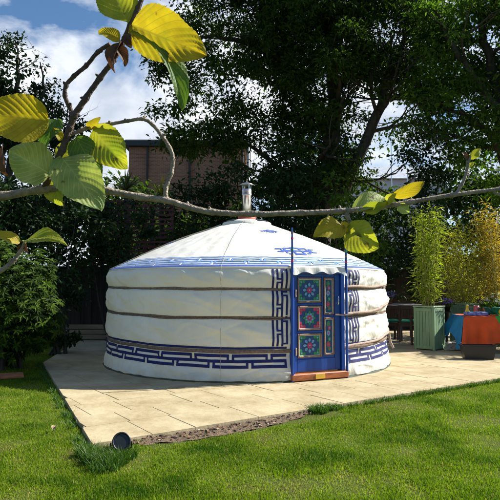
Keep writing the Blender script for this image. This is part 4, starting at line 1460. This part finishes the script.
cloth_sheet('orange_panel', M['cloth_orange'], front(-.016, .60, -.09, .90, .60), 40, 30)
cloth_sheet('green_panel', M['cloth_green'], front(.601, CL, .905, CL + .03, .62), 40, 30)
def blue(a, b):
    # left side drop with a pointed corner
    y = CW * (1 - a) - .03 * a
    s = b
    if s <= .25: return Vector((.018 - .03 * s / .25, y, CH + .009))
    q_ = (s - .25) / .75
    dr = (.30 + .30 * a + .10 * math.sin(a * 9)) * q_
    return Vector((-.014 - .10 * q_ - .03 * math.sin(a * 16) * q_ - .10 * q_ * (1 - a), y - .03 * q_ * a, CH + .008 - dr))
cloth_sheet('turquoise_panel', M['cloth_blue'], blue, 30, 24)
def on_table(x, y): return CT + rotz(CRZ) @ Vector((x, y, CH + .0095))
m = MB(); m.lathe([(.0, 0), (.052, 0), (.055, .02), (.05, .07), (.026, .13), (.02, .17), (.026, .175), (.022, .21), (0, .215)], (0, 0, 0), 18)
o = m.build('squeeze_bottle', M['toy_yellow']); o.location = on_table(.20, .50); tag(o, 'yellow cone shaped bottle standing on the covered table', 'bottle')
m = MB(); m.lathe([(0, 0), (.06, 0), (.07, .05), (.055, .12), (.06, .19), (.054, .19), (.05, .12), (0, .02)], (0, 0, 0), 18)
m.tube([(.06, 0, .16), (.10, 0, .14), (.10, 0, .08), (.066, 0, .06)], .008, 6)
o = m.build('jug', M['toy_pink']); o.location = on_table(.42, .62); tag(o, 'dusky rose jug on the covered table behind the patterned box', 'jug')
m = MB(); m.box((0, 0, .035), (.42, .24, .07), 0, None, .01); m.box((0, 0, .0755), (.36, .18, .006), 1, None, .001)
o = m.build('patterned_box', [M['bluebox'], M['ice']]); o.location = on_table(.30, .24); o.rotation_euler = (0, 0, R(6)); tag(o, 'flat blue patterned box near the front edge of the covered table', 'box')
m = MB(); m.lathe([(0, .0), (.10, .0), (.17, .07), (.20, .15), (.205, .15), (.20, .165), (.19, .155), (.10, .03), (0, .03)], (0, 0, 0), 26)
o = m.build('bowl', M['toy_teal']); o.location = on_table(.72, .52); tag(o, 'large dark teal bowl on the covered table', 'bowl')
c = np.array([[0, 0, .16]]) + unit(12) * np.array([[.12, .12, .05]])
o = foliage('salad_leaves', L_SHRUB, c, 14, .08, .10, .05, None); o.location = on_table(.72, .52); tag(o, 'green leaves heaped in the dark teal bowl', 'leaves', kind='stuff')
m = MB(); m.lathe([(.075 * math.sin(PI * k / 14), .075 - .075 * math.cos(PI * k / 14)) for k in range(15)], (0, 0, 0), 22)
o = m.build('ball', M['toy_yellow']); o.location = on_table(.80, .16); tag(o, 'yellow ball at the right front of the covered table', 'ball')
m = MB(); m.box((0, 0, .012), (.16, .09, .024), 0, Matrix.Rotation(.3, 3, 'Z'), .006)
o = m.build('orange_pouch', M['cloth_orange']); o.location = on_table(.62, .12); tag(o, 'small orange pouch lying before the teal bowl', 'pouch')
c = unit(14) * np.array([[.22, .16, .12]])
e = empty('white_flowers', p3 + Vector((-.16, -.05, .83)), 'white flowers at the foot of the amber bamboo', 'flowers')
foliage('leaves', L_SHRUB, c + np.array([[0, 0, .12]]), 16, .12, .09, .04, e)
pm_ = leafmat('white_petals', (.55, .55, .55), (.78, .78, .76), .3)
foliage('blossoms', pm_, c * .9 + np.array([[0, 0, .26]]), 8, .10, .07, .06, e)

# black trough before the cloth
tq = gp(478, 359, PZ)
e = empty('plant_trough', tq, 'black plastic trough on the paving before the orange cloth', 'trough', rz=R(-6))
m = MB()
a, b_, h = .30, .12, .24
def ringp(s, z): return [Vector((-a * s, -b_ * s, z)), Vector((a * s, -b_ * s, z)), Vector((a * s, b_ * s, z)), Vector((-a * s, b_ * s, z))]
rs = [ringp(.84, 0), ringp(1, h), ringp(1.06, h), ringp(1.06, h + .025), ringp(.97, h + .025), ringp(.93, h - .04)]
vs = sum(rs, []); fs = [(3, 2, 1, 0), (20, 21, 22, 23)]
for i in range(5):
    for k in range(4): fs.append((i * 4 + k, i * 4 + (k + 1) % 4, i * 4 + 4 + (k + 1) % 4, i * 4 + 4 + k))
m.add(vs, fs); m.build('trough_body', M['black'], e)
m = MB(); m.box((0, 0, h - .03), (a * 1.8, b_ * 1.8, .02)); m.build('soil', M['soil'], e)
# crumpled sheet
def sheet():
    vs, fs = [], []; n = 26
    for i in range(n + 1):
        for j in range(n + 1):
            x, y = (i / n - .5) * .62, (j / n - .5) * .6
            z = .13 * max(0, 1 - (x / .33) ** 2) * max(0, 1 - (y / .32) ** 2) + .06 * (noise.noise(Vector((x * 9, y * 9, 0))) + .5) * max(0, 1 - max(abs(x) / .31, abs(y) / .3) ** 4)
            vs.append((x + .02 * noise.noise(Vector((x * 12, y * 12, 4))), y, max(.004, z)))
    for i in range(n):
        for j in range(n):
            k = i * (n + 1) + j; fs.append((k, k + n + 1, k + n + 2, k + 1))
    o = MB().add(vs, fs, 0, False).build('crumpled_sheet', M['greyplastic'])
    o.location = gp(455, 349, PZ)
    tag(o, 'crumpled grey plastic sheet on the paving between planter and orange cloth', 'sheet')
sheet()

# ------------------------------------------------------------------ small things on the ground
def spotlight():
    p = gp(121, 452, PZ)
    e = empty('garden_spotlight', p, 'black round garden spotlight lying at the front corner of the paving', 'spotlight', rz=R(18))
    e.scale = (.86, .86, .86)
    tilt = Matrix.Rotation(R(68), 3, 'X')
    m = MB()
    m.lathe([(0, -.085), (.035, -.083), (.062, -.06), (.074, -.02), (.078, .02), (.088, .022), (.088, .045), (.074, .046), (.07, .03), (0, .026)], (0, 0, .092), 30, 0, True, tilt)
    for k in range(10):
        a = 2 * PI * k / 10
        m.box(Vector((0, 0, .092)) + tilt @ Vector((.074 * math.cos(a), .074 * math.sin(a), -.03)), (.012, .006, .06), 0, tilt @ rotz(a))
    m.build('housing', M['black'], e)
    m = MB(); m.lathe([(0, .036), (.069, .036)], (0, 0, .092), 26, 0, True, tilt); m.build('lens', M['lens'], e)
    m = MB(); m.tube([(-.095, 0, .092), (-.10, .02, .03), (-.05, .03, .006), (.05, .03, .006), (.10, .02, .03), (.095, 0, .092)], .008, 8); m.build('bracket', M['black'], e)
spotlight()
bp = gp(4, 378)
m = MB(); m.box((0, 0, .03), (.55, .42, .035), 0, None, .006)
o = m.build('flat_board', M['rustboard']); o.location = (bp.x, bp.y, .0); o.rotation_euler = (0, 0, R(24)); tag(o, 'rust brown flat board lying on the lawn before the fresh green shrub', 'board')

# ------------------------------------------------------------------ grass
def in_patio(x, y, marg):
    """signed test against the two visible edges of the paving"""
    l = (PL - PC).normalized(); ln_ = Vector((l.y, -l.x, 0)); fn_ = Vector((-ex.y, ex.x, 0))
    d1 = (x - PC.x) * ln_.x + (y - PC.y) * ln_.y
    d2 = (x - PC.x) * fn_.x + (y - PC.y) * fn_.y
    bb = (PB - PL).normalized(); bn = Vector((bb.y, -bb.x, 0))
    d3 = (x - PL.x) * bn.x + (y - PL.y) * bn.y
    return (d1 > marg) & (d2 > marg) & (d3 > marg), d1, d2

def blades(name, x, y, h, w, m, lean=.5, z0=0.0, parent=None, tint=None):
    n = len(x)
    a = rng.random(n) * 2 * PI
    la = rng.random(n) * 2 * PI
    lx, ly = np.cos(la) * lean * h * rng.random(n), np.sin(la) * lean * h * rng.random(n)
    sx, sy = np.cos(a) * w / 2, np.sin(a) * w / 2
    z = np.full(n, z0)
    v = np.stack([
        np.stack([x - sx, y - sy, z], 1), np.stack([x + sx, y + sy, z], 1),
        np.stack([x + sx * .8 + lx * .4, y + sy * .8 + ly * .4, z + h * .55], 1), np.stack([x - sx * .8 + lx * .4, y - sy * .8 + ly * .4, z + h * .55], 1),
        np.stack([x + lx, y + ly, z + h], 1)], 1)
    b = (np.arange(n) * 5)[:, None]
    f = np.concatenate([b + np.array([[0, 1, 2, 3]]), b + np.array([[3, 2, 4]])], 1).reshape(-1)
    tt = np.tile(np.array([4, 3]), n)
    tn = np.clip(tint if tint is not None else rng.random(n), 0, 1)
    return mesh_np(name, v.reshape(-1, 3), f, tt, m, parent, attrs={'tint': np.repeat(tn, 5)})

def lawn_grass():
    N0 = 520000
    d = 3.0 + (12.5 - 3.0) * rng.random(N0) ** 1.15
    x = (rng.random(N0) * 2 - 1) * (d * .52 + .35)
    y = d
    ins, d1, d2 = in_patio(x, y, -.012)
    keep = ~ins
    # thin over the bare soil strip
    t = (x - PC.x) * ex.x + (y - PC.y) * ex.y
    strip_ = (t > .42) & (t < 2.75) & (d2 > -.30) & (d2 <= 0)
    keep &= ~(strip_ & (rng.random(N0) > .06))
    keep &= ~((np.abs(x - bp.x) < .2) & (np.abs(y - bp.y) < .15))
    x, y = x[keep], y[keep]
    pn = np.array([noise.noise(Vector((a * 1.6, b * 1.6, 0))) + .5 * noise.noise(Vector((a * 5, b * 5, 7))) for a, b in zip(x, y)])
    th = rng.random(len(x)) < np.clip(.80 + .9 * pn, .22, 1)
    x, y, pn = x[th], y[th], pn[th]
    h = (.014 + .020 * rng.random(len(x))) * (1 + .5 * pn)
    w = .0032 + .0028 * rng.random(len(x))
    tn = np.clip(.5 - .65 * pn + .5 * (rng.random(len(x)) - .5) , 0, 1)
    tn = np.minimum(tn, .85)
    tn[rng.random(len(x)) < np.clip(.03 + .25 * (-pn - .2), .015, .25)] = 1.0
    o = blades('grass', x, y, h, w, L_GRASS, .9, -.004, None, tn)
    tag(o, 'short sunlit mown grass of the lawn', 'grass', kind='stuff')
lawn_grass()
def rank_grass():
    n = 5200
    t = rng.random(n); l = PL - PC
    xs, ys, hs = [], [], []
    def clump(c, r, k, hh):
        a = rng.random(k) * 2 * PI; q_ = r * rng.random(k) ** .6
        xs.append(c[0] + q_ * np.cos(a)); ys.append(c[1] + q_ * np.sin(a)); hs.append(hh * (.5 + .6 * rng.random(k)))
    for (px, py, r, k, hh) in ((88, 456, .10, 420, .11), (98, 462, .13, 620, .12), (112, 464, .13, 620, .12), (126, 458, .09, 380, .09), (104, 470, .12, 380, .10), (318, 412, .12, 480, .10), (330, 409, .08, 220, .08)):
        clump(gp(px, py), r, k, hh)
    # fringe along both edges of the paving
    for k in range(60):
        s = rng.random(); q_ = PC + l * s - Vector((.05 + .05 * rng.random(), .02, 0)); clump(q_, .05, 26, .05 + .03 * rng.random())
    for k in range(150):
        s = 2.7 + 6.5 * rng.random(); q_ = PC + ex * s + Vector((ex.y, -ex.x, 0)) * (.04 + .03 * rng.random()); clump(q_, .05, 26, .05 + .03 * rng.random())
    x, y, h = map(np.concatenate, (xs, ys, hs))
    ins, d1, d2 = in_patio(x, y, .05)
    k = ~ins
    x, y, h = x[k], y[k], h[k]
    o = blades('rank_grass', x, y, h, .005 + .003 * rng.random(len(x)), L_TUFT, 1.1)
    tag(o, 'longer dark grass fringing the paving edge and its front corner', 'grass', kind='stuff')
rank_grass()

def fallen(px, py, s, label):
    p = gp(px, py, .035)
    vs = []; fs = []
    n = 10
    for i in range(n + 1):
        t = i / n; w = s * .38 * math.sin(PI * t) ** .7
        for q_ in (-1, 0, 1): vs.append((t * s - s / 2, q_ * w, .018 * abs(q_) + .02 * math.sin(PI * t * 1.2)))
    for i in range(n):
        for j in range(2):
            k = i * 3 + j; fs.append((k, k + 3, k + 4, k + 1))
    o = MB().add(vs, fs, 0, True).build('fallen_leaf', M['dryleaf'])
    o.location = p; o.rotation_euler = (.2, .1, px)
    tag(o, label, 'leaf')
fallen(55, 429, .075, 'pale dry leaf fallen on the lawn left of the paving corner')

# ------------------------------------------------------------------ overhanging branch close to the camera
def leaf_surface_mat(name, c1, c2, vein, tcol, trans=.5):
    m, N, L, P = newmat(name)
    uv = N.new('ShaderNodeUVMap'); sp = N.new('ShaderNodeSeparateXYZ'); L.new(uv.outputs['UV'], sp.inputs[0])
    def mth(op, a, b=None, v=None):
        n = N.new('ShaderNodeMath'); n.operation = op
        L.new(a, n.inputs[0])
        if b is not None: L.new(b, n.inputs[1])
        elif v is not None: n.inputs[1].default_value = v
        return n.outputs[0]
    ab = mth('ABSOLUTE', sp.outputs['Y'])
    ph = mth('SUBTRACT', mth('MULTIPLY', sp.outputs['X'], v=9.0), mth('MULTIPLY', ab, v=3.0))
    fr_ = mth('ABSOLUTE', mth('SUBTRACT', mth('FRACT', ph), v=.5))           # 0 at a vein centre
    side = mth('LESS_THAN', fr_, v=.07)
    midr = mth('LESS_THAN', ab, v=.035)
    v_ = mth('MAXIMUM', side, midr)
    t = N.new('ShaderNodeTexCoord')
    n = N.new('ShaderNodeTexNoise'); n.inputs['Scale'].default_value = 38; n.inputs['Detail'].default_value = 6
    L.new(t.outputs['Object'], n.inputs['Vector'])
    r = N.new('ShaderNodeValToRGB'); r.color_ramp.elements[0].position = .35; r.color_ramp.elements[1].position = .65
    r.color_ramp.elements[0].color = (*c1, 1); r.color_ramp.elements[1].color = (*c2, 1)
    L.new(n.outputs['Fac'], r.inputs['Fac'])
    mm = N.new('ShaderNodeMixRGB'); mm.inputs['Color2'].default_value = (*vein, 1)
    L.new(mth('MULTIPLY', v_, v=.55), mm.inputs['Fac']); L.new(r.outputs['Color'], mm.inputs['Color1'])
    ng_ = N.new('ShaderNodeTexNoise'); ng_.inputs['Scale'].default_value = 22; ng_.inputs['Detail'].default_value = 5; L.new(t.outputs['Object'], ng_.inputs['Vector'])
    mgf = N.new('ShaderNodeMapRange'); mgf.inputs['From Min'].default_value = .48; mgf.inputs['From Max'].default_value = .66; mgf.inputs['To Max'].default_value = .5
    L.new(ng_.outputs['Fac'], mgf.inputs['Value'])
    mg_ = N.new('ShaderNodeMixRGB'); mg_.inputs['Color2'].default_value = (c1[0] * .55, c1[1] * .85, c1[2], 1)
    L.new(mgf.outputs['Result'], mg_.inputs['Fac']); L.new(mm.outputs['Color'], mg_.inputs['Color1']); mm = mg_
    ns_ = N.new('ShaderNodeTexNoise'); ns_.inputs['Scale'].default_value = 55; ns_.inputs['Detail'].default_value = 3
    mo = N.new('ShaderNodeMapping'); mo.inputs['Location'].default_value = (3.1, 1.7, 5.2); L.new(t.outputs['Object'], mo.inputs['Vector']); L.new(mo.outputs['Vector'], ns_.inputs['Vector'])
    rs_ = N.new('ShaderNodeValToRGB'); rs_.color_ramp.elements[0].position = .66; rs_.color_ramp.elements[1].position = .74
    rs_.color_ramp.elements[0].color = (0, 0, 0, 1); rs_.color_ramp.elements[1].color = (.75, .75, .75, 1)
    L.new(ns_.outputs['Fac'], rs_.inputs['Fac'])
    mb_ = N.new('ShaderNodeMixRGB'); mb_.inputs['Color2'].default_value = (.10, .06, .02, 1)
    L.new(rs_.outputs['Color'], mb_.inputs['Fac']); L.new(mm.outputs['Color'], mb_.inputs['Color1'])
    mm = mb_
    L.new(mm.outputs['Color'], P.inputs['Base Color'])
    P.inputs['Roughness'].default_value = .55; P.inputs['Specular IOR Level'].default_value = .3
    T = N.new('ShaderNodeBsdfTranslucent')
    tm = N.new('ShaderNodeMixRGB'); tm.blend_type = 'MULTIPLY'; tm.inputs['Fac'].default_value = 1; tm.inputs['Color2'].default_value = (*tcol, 1)
    L.new(mm.outputs['Color'], tm.inputs['Color1']); L.new(tm.outputs['Color'], T.inputs['Color'])
    b = N.new('ShaderNodeBump'); b.inputs['Strength'].default_value = .6; b.inputs['Distance'].default_value = .002
    n3 = N.new('ShaderNodeTexNoise'); n3.inputs['Scale'].default_value = 260
    L.new(t.outputs['Object'], n3.inputs['Vector'])
    L.new(n3.outputs['Fac'], b.inputs['Height']); L.new(b.outputs['Normal'], P.inputs['Normal'])
    x = N.new('ShaderNodeMixShader'); x.inputs['Fac'].default_value = trans
    L.new(P.outputs['BSDF'], x.inputs[1]); L.new(T.outputs['BSDF'], x.inputs[2]); L.new(x.outputs['Shader'], N['Material Output'].inputs['Surface'])
    return m
LF_Y = leaf_surface_mat('yellowing_leaf', (.32, .25, .018), (.42, .34, .025), (.23, .20, .03), (1.3, 1.25, .5))
LF_YG = leaf_surface_mat('yellow_green_leaf', (.24, .27, .025), (.36, .36, .04), (.38, .38, .10), (1.3, 1.3, .5))
LF_G = leaf_surface_mat('green_leaf', (.055, .115, .02), (.10, .16, .03), (.18, .24, .06), (1.4, 1.6, .5), .4)
LF_P = leaf_surface_mat('pale_underside_leaf', (.26, .31, .10), (.38, .42, .15), (.52, .54, .26), (1.2, 1.25, .5), .48)
LF_B = leaf_surface_mat('withered_leaf', (.07, .035, .02), (.13, .07, .03), (.1, .05, .03), (1.2, .9, .6), .25)

YB = 1.0
stem0 = Vector((-1.05, 1.05, 0))
br = empty('overhanging_branch', stem0, 'grey brown branches with big yellowing leaves hanging close before the camera', 'branch')
def fgp(x, y, Y): return dp(x, y, Y) - stem0
def limb(pts, rads, name='limb', m='twig', seed=1, Y0=YB, Y1=YB):
    rnd = random.Random(seed)
    P = [(p if isinstance(p, Vector) else fgp(p[0], p[1], Y0 + (Y1 - Y0) * i / max(1, len(pts) - 1))) for i, p in enumerate(pts)]
    # Catmull-Rom through the points, with small bumps at the nodes
    out, rr = [], []
    k = 9
    for i in range(len(P) - 1):
        p0 = P[max(0, i - 1)]; p1 = P[i]; p2 = P[i + 1]; p3 = P[min(len(P) - 1, i + 2)]
        for j in range(k):
            t = j / k
            q_ = .5 * ((2 * p1) + (p2 - p0) * t + (2 * p0 - 5 * p1 + 4 * p2 - p3) * t * t + (3 * p1 - p0 - 3 * p2 + p3) * t ** 3)
            r = rads[i] * (1 - t) + rads[i + 1] * t
            node = .84 * (1 + (.26 if j == 0 and 0 < i else 0) + (.08 if j in (1, k - 1) else 0))
            out.append(q_ + Vector((rnd.gauss(0, .04), rnd.gauss(0, .04), rnd.gauss(0, .04))) * r)
            rr.append(r * node * rnd.uniform(.98, 1.02))
    out.append(P[-1]); rr.append(rads[-1])
    mb = MB(); mb.tube(out, rr, 12)
    # buds
    for i in range(1, len(P) - 1):
        d = Vector((rnd.gauss(0, 1), rnd.gauss(0, .4), rnd.gauss(.6, .6))).normalized()
        r = rads[i]
        mb.tube([P[i], P[i] + d * r * 1.0, P[i] + d * (r * 1.1 + .002), P[i] + d * (r * 1.2 + .004)], [r * .5, .0026, .0024, .0006], 7)
    return mb.build(name, M[m], br)
u = YB / F
limb([Vector((0, 0, 0)), Vector((.02, -.02, .6)), Vector((.05, -.04, 1.2)), Vector((.10, -.05, 1.45)), (-110, 214), (-50, 203), (0, 196), (40, 190), (78, 187), (108, 191), (140, 197), (165, 200), (188, 207), (212, 212), (250, 214), (300, 213), (340, 211), (372, 208), (410, 202), (452, 195), (500, 189), (545, 184), (590, 182)],
     [.028, .025, .021, .018, .012, .0095, .0088, .0084, .0080, .0076, .0072, .0068, .0065, .0063, .0060, .0057, .0055, .0053, .0050, .0046, .0042, .0036, .0025], seed=3)
UP = limb([(44, 189), (52, 170), (62, 150), (70, 128), (74, 116), (86, 98), (100, 78), (112, 62), (122, 44), (130, 26), (138, 8), (147, -14), (160, -50)],
     [.0070, .0070, .0068, .0068, .0070, .0060, .0056, .0055, .0054, .0052, .0050, .0046, .0035], m='twigdark', seed=5, Y0=1.0, Y1=.93)
limb([(74, 117), (69, 106), (65, 96), (66, 86), (74, 76), (86, 66), (98, 52), (110, 44)], [.0054, .0048, .0045, .0044, .0044, .0042, .0042, .0040], m='twigdark', seed=6, Y0=.985, Y1=.95)
limb([(66, 136), (80, 131), (92, 126), (110, 124), (128, 121), (142, 119), (152, 124), (162, 136), (170, 148), (173, 160), (171, 174), (166, 188), (166, 200)], [.0042, .0040, .0042, .0038, .0036, .0040, .0040, .0040, .0040, .0042, .0044, .0048, .0052], seed=7, Y0=1.0, Y1=1.0)
limb([Vector((.06, -.04, 1.25)), (-80, 300), (-30, 284), (0, 271), (12, 262), (20, 252), (25, 243)], [.010, .0075, .0060, .0052, .0048, .0042, .0036], seed=8)
limb([(345, 211), (350, 222), (356, 230), (348, 233), (341, 230)], [.0042, .0040, .0036, .0028, .0022], seed=9)
limb([(385, 206), (390, 200), (394, 195)], [.0032, .0030, .0022], seed=10)
limb([(456, 194), (462, 184), (466, 174), (468, 164), (471, 154)], [.0038, .0034, .0032, .0030, .0022], seed=11)
limb([(492, 190), (497, 194), (503, 196)], [.0030, .0026, .002], seed=12)

def leaf(base, tip, wpx, m, roll=0.0, curl=0.0, fold=.18, Y0=YB, Y1=YB, wav=.085, name='leaf', seed=0):
    rnd = random.Random(seed * 7 + int(base[0] * 3 + tip[1]))
    b = fgp(*base, Y0); t = fgp(*tip, Y1)
    d = t - b; L_ = d.length; d.normalize()
    view = Vector((0, -1, 0))
    s = d.cross(view).normalized(); nrm = s.cross(d).normalized()
    rt = Matrix.Rotation(roll, 3, d)
    s = rt @ s; nrm = rt @ nrm
    W = wpx * u / 2
    nt, ns = 72, 20
    vs, uvs, fs = [], [], []
    asym = rnd.uniform(-.08, .08); p1, p2 = rnd.uniform(0, 6), rnd.uniform(0, 6)
    for i in range(nt + 1):
        tt = i / nt
        w = W * (math.sin(PI * tt ** .72) ** .62) * (1 - .12 * tt)
        w *= 1 - .16 * max(0, noise.noise(Vector((tt * 5 + p1, p2, 0)))) 
        if i in (0, nt): w = W * .02
        saw = 1 + .05 * ((tt * 17.7) % 1) + .02 * rnd.random()
        for j in range(ns + 1):
            q_ = j / ns * 2 - 1
            ww = w * (saw if abs(q_) > .9 else 1) * (1 + asym * (1 if q_ > 0 else -1))
            phs = tt * 9 - abs(q_) * 3.0
            off = fold * abs(q_) * w + .032 * W * math.cos(2 * PI * phs) * min(1, abs(q_) * 3) * (1 - abs(q_) * .3)
            off += wav * W * 2.2 * math.sin(tt * 7 + p1 + q_ * 1.5) * abs(q_) + curl * L_ * (tt * (1 - tt) * 1.6) - .25 * abs(curl) * L_ * tt ** 3
            # shorten the lateral tips forwards
            p = b + d * (L_ * (tt + .05 * (abs(q_) ** 1.5) * math.sin(PI * tt))) + s * (q_ * ww) + nrm * off
            vs.append(p); uvs.append((tt, q_))
    flat = []
    for i in range(nt):
        for j in range(ns):
            k = i * (ns + 1) + j; flat += [k, k + ns + 1, k + ns + 2, k + 1]
    return mesh_np(name, [tuple(v_) for v_ in vs], flat, [4] * (nt * ns), m, br, uv=uvs, smooth=True)
leaf((127, 22), (106, -22), 40, LF_YG, .2, .1, .25, .94, .94)
leaf((132, 25), (205, 55), 50, LF_Y, .35, .22, .22, .945, .92)
leaf((134, 30), (187, 104), 32, LF_G, -.75, .35, .5, .945, .93)
leaf((120, 40), (98, 31), 15, LF_Y, .3, .3, .3, .95, .95)
leaf((122, 42), (113, 72), 16, LF_B, .7, .3, .7, .95, .95)
leaf((116, 46), (126, 66), 12, LF_B, -.6, .3, .7, .95, .96)
leaf((126, 34), (131, 48), 10, LF_B, .2, .2, .6, .94, .94)
leaf((49, 121), (-18, 114), 48, LF_Y, -.2, .12, .15, .98, .95)
leaf((58, 119), (43, 149), 26, LF_G, .3, .15, .2, 1.0, .98)
leaf((50, 174), (9, 150), 44, LF_P, .15, .1, .15, .99, .95)
leaf((76, 137), (100, 181), 30, LF_G, -.2, .15, .2, 1.0, 1.0)
leaf((62, 158), (100, 209), 46, LF_P, -.25, .2, .2, .985, .95)
leaf((93, 129), (127, 168), 38, LF_YG, .2, .12, .15, 1.0, 1.0)
leaf((70, 142), (62, 172), 26, LF_YG, -.3, .12, .2, 1.02, 1.03)
leaf((54, 178), (62, 206), 26, LF_YG, .4, .15, .2, 1.0, 1.0)
leaf((80, 150), (70, 196), 30, LF_G, .3, .12, .2, 1.03, 1.03)
leaf((3, 146), (8, 178), 14, LF_B, .5, .3, .6, .97, .97)
leaf((20, 242), (-22, 236), 17, LF_Y, .9, .25, .3, 1.0, .97)
leaf((25, 242), (66, 243), 24, LF_YG, -.95, .30, .3, 1.0, .97)
leaf((343, 226), (314, 236), 26, LF_Y, .45, .2, .3, 1.0, .98)
leaf((347, 228), (378, 248), 34, LF_YG, .35, .15, .2, 1.0, .97)
leaf((354, 211), (386, 196), 20, LF_P, -.5, .2, .3, 1.0, 1.02)
leaf((362, 209), (388, 203), 13, LF_YG, .5, .2, .3, 1.0, .99)
leaf((393, 196), (425, 182), 15, LF_Y, .55, .2, .3, 1.0, .98)
leaf((386, 203), (396, 194), 10, LF_YG, -.4, .2, .3, 1.0, .98)
leaf((398, 205), (409, 213), 11, LF_P, .3, .2, .3, 1.0, 1.0)
leaf((350, 232), (342, 222), 10, LF_Y, .3, .2, .3, 1.0, 1.0)
leaf((469, 158), (481, 149), 9, LF_YG, .3, .2, .3, 1.0, 1.0)
leaf((468, 160), (462, 152), 6, LF_B, .3, .2, .3, 1.0, 1.0)
leaf((467, 166), (474, 163), 5, LF_YG, .3, .2, .3, 1.0, 1.0)
leaf((24, 243), (28, 252), 6, LF_B, .3, .2, .5, 1.0, 1.0)
leaf((23, 245), (18, 253), 6, LF_B, -.3, .2, .5, 1.0, 1.0)
leaf((88, 128), (100, 118), 9, LF_Y, .5, .3, .4, 1.0, .98)
leaf((62, 140), (54, 128), 9, LF_Y, .5, .3, .4, 1.0, .98)
leaf((356, 231), (362, 237), 6, LF_B, .5, .3, .4, 1.0, .98)
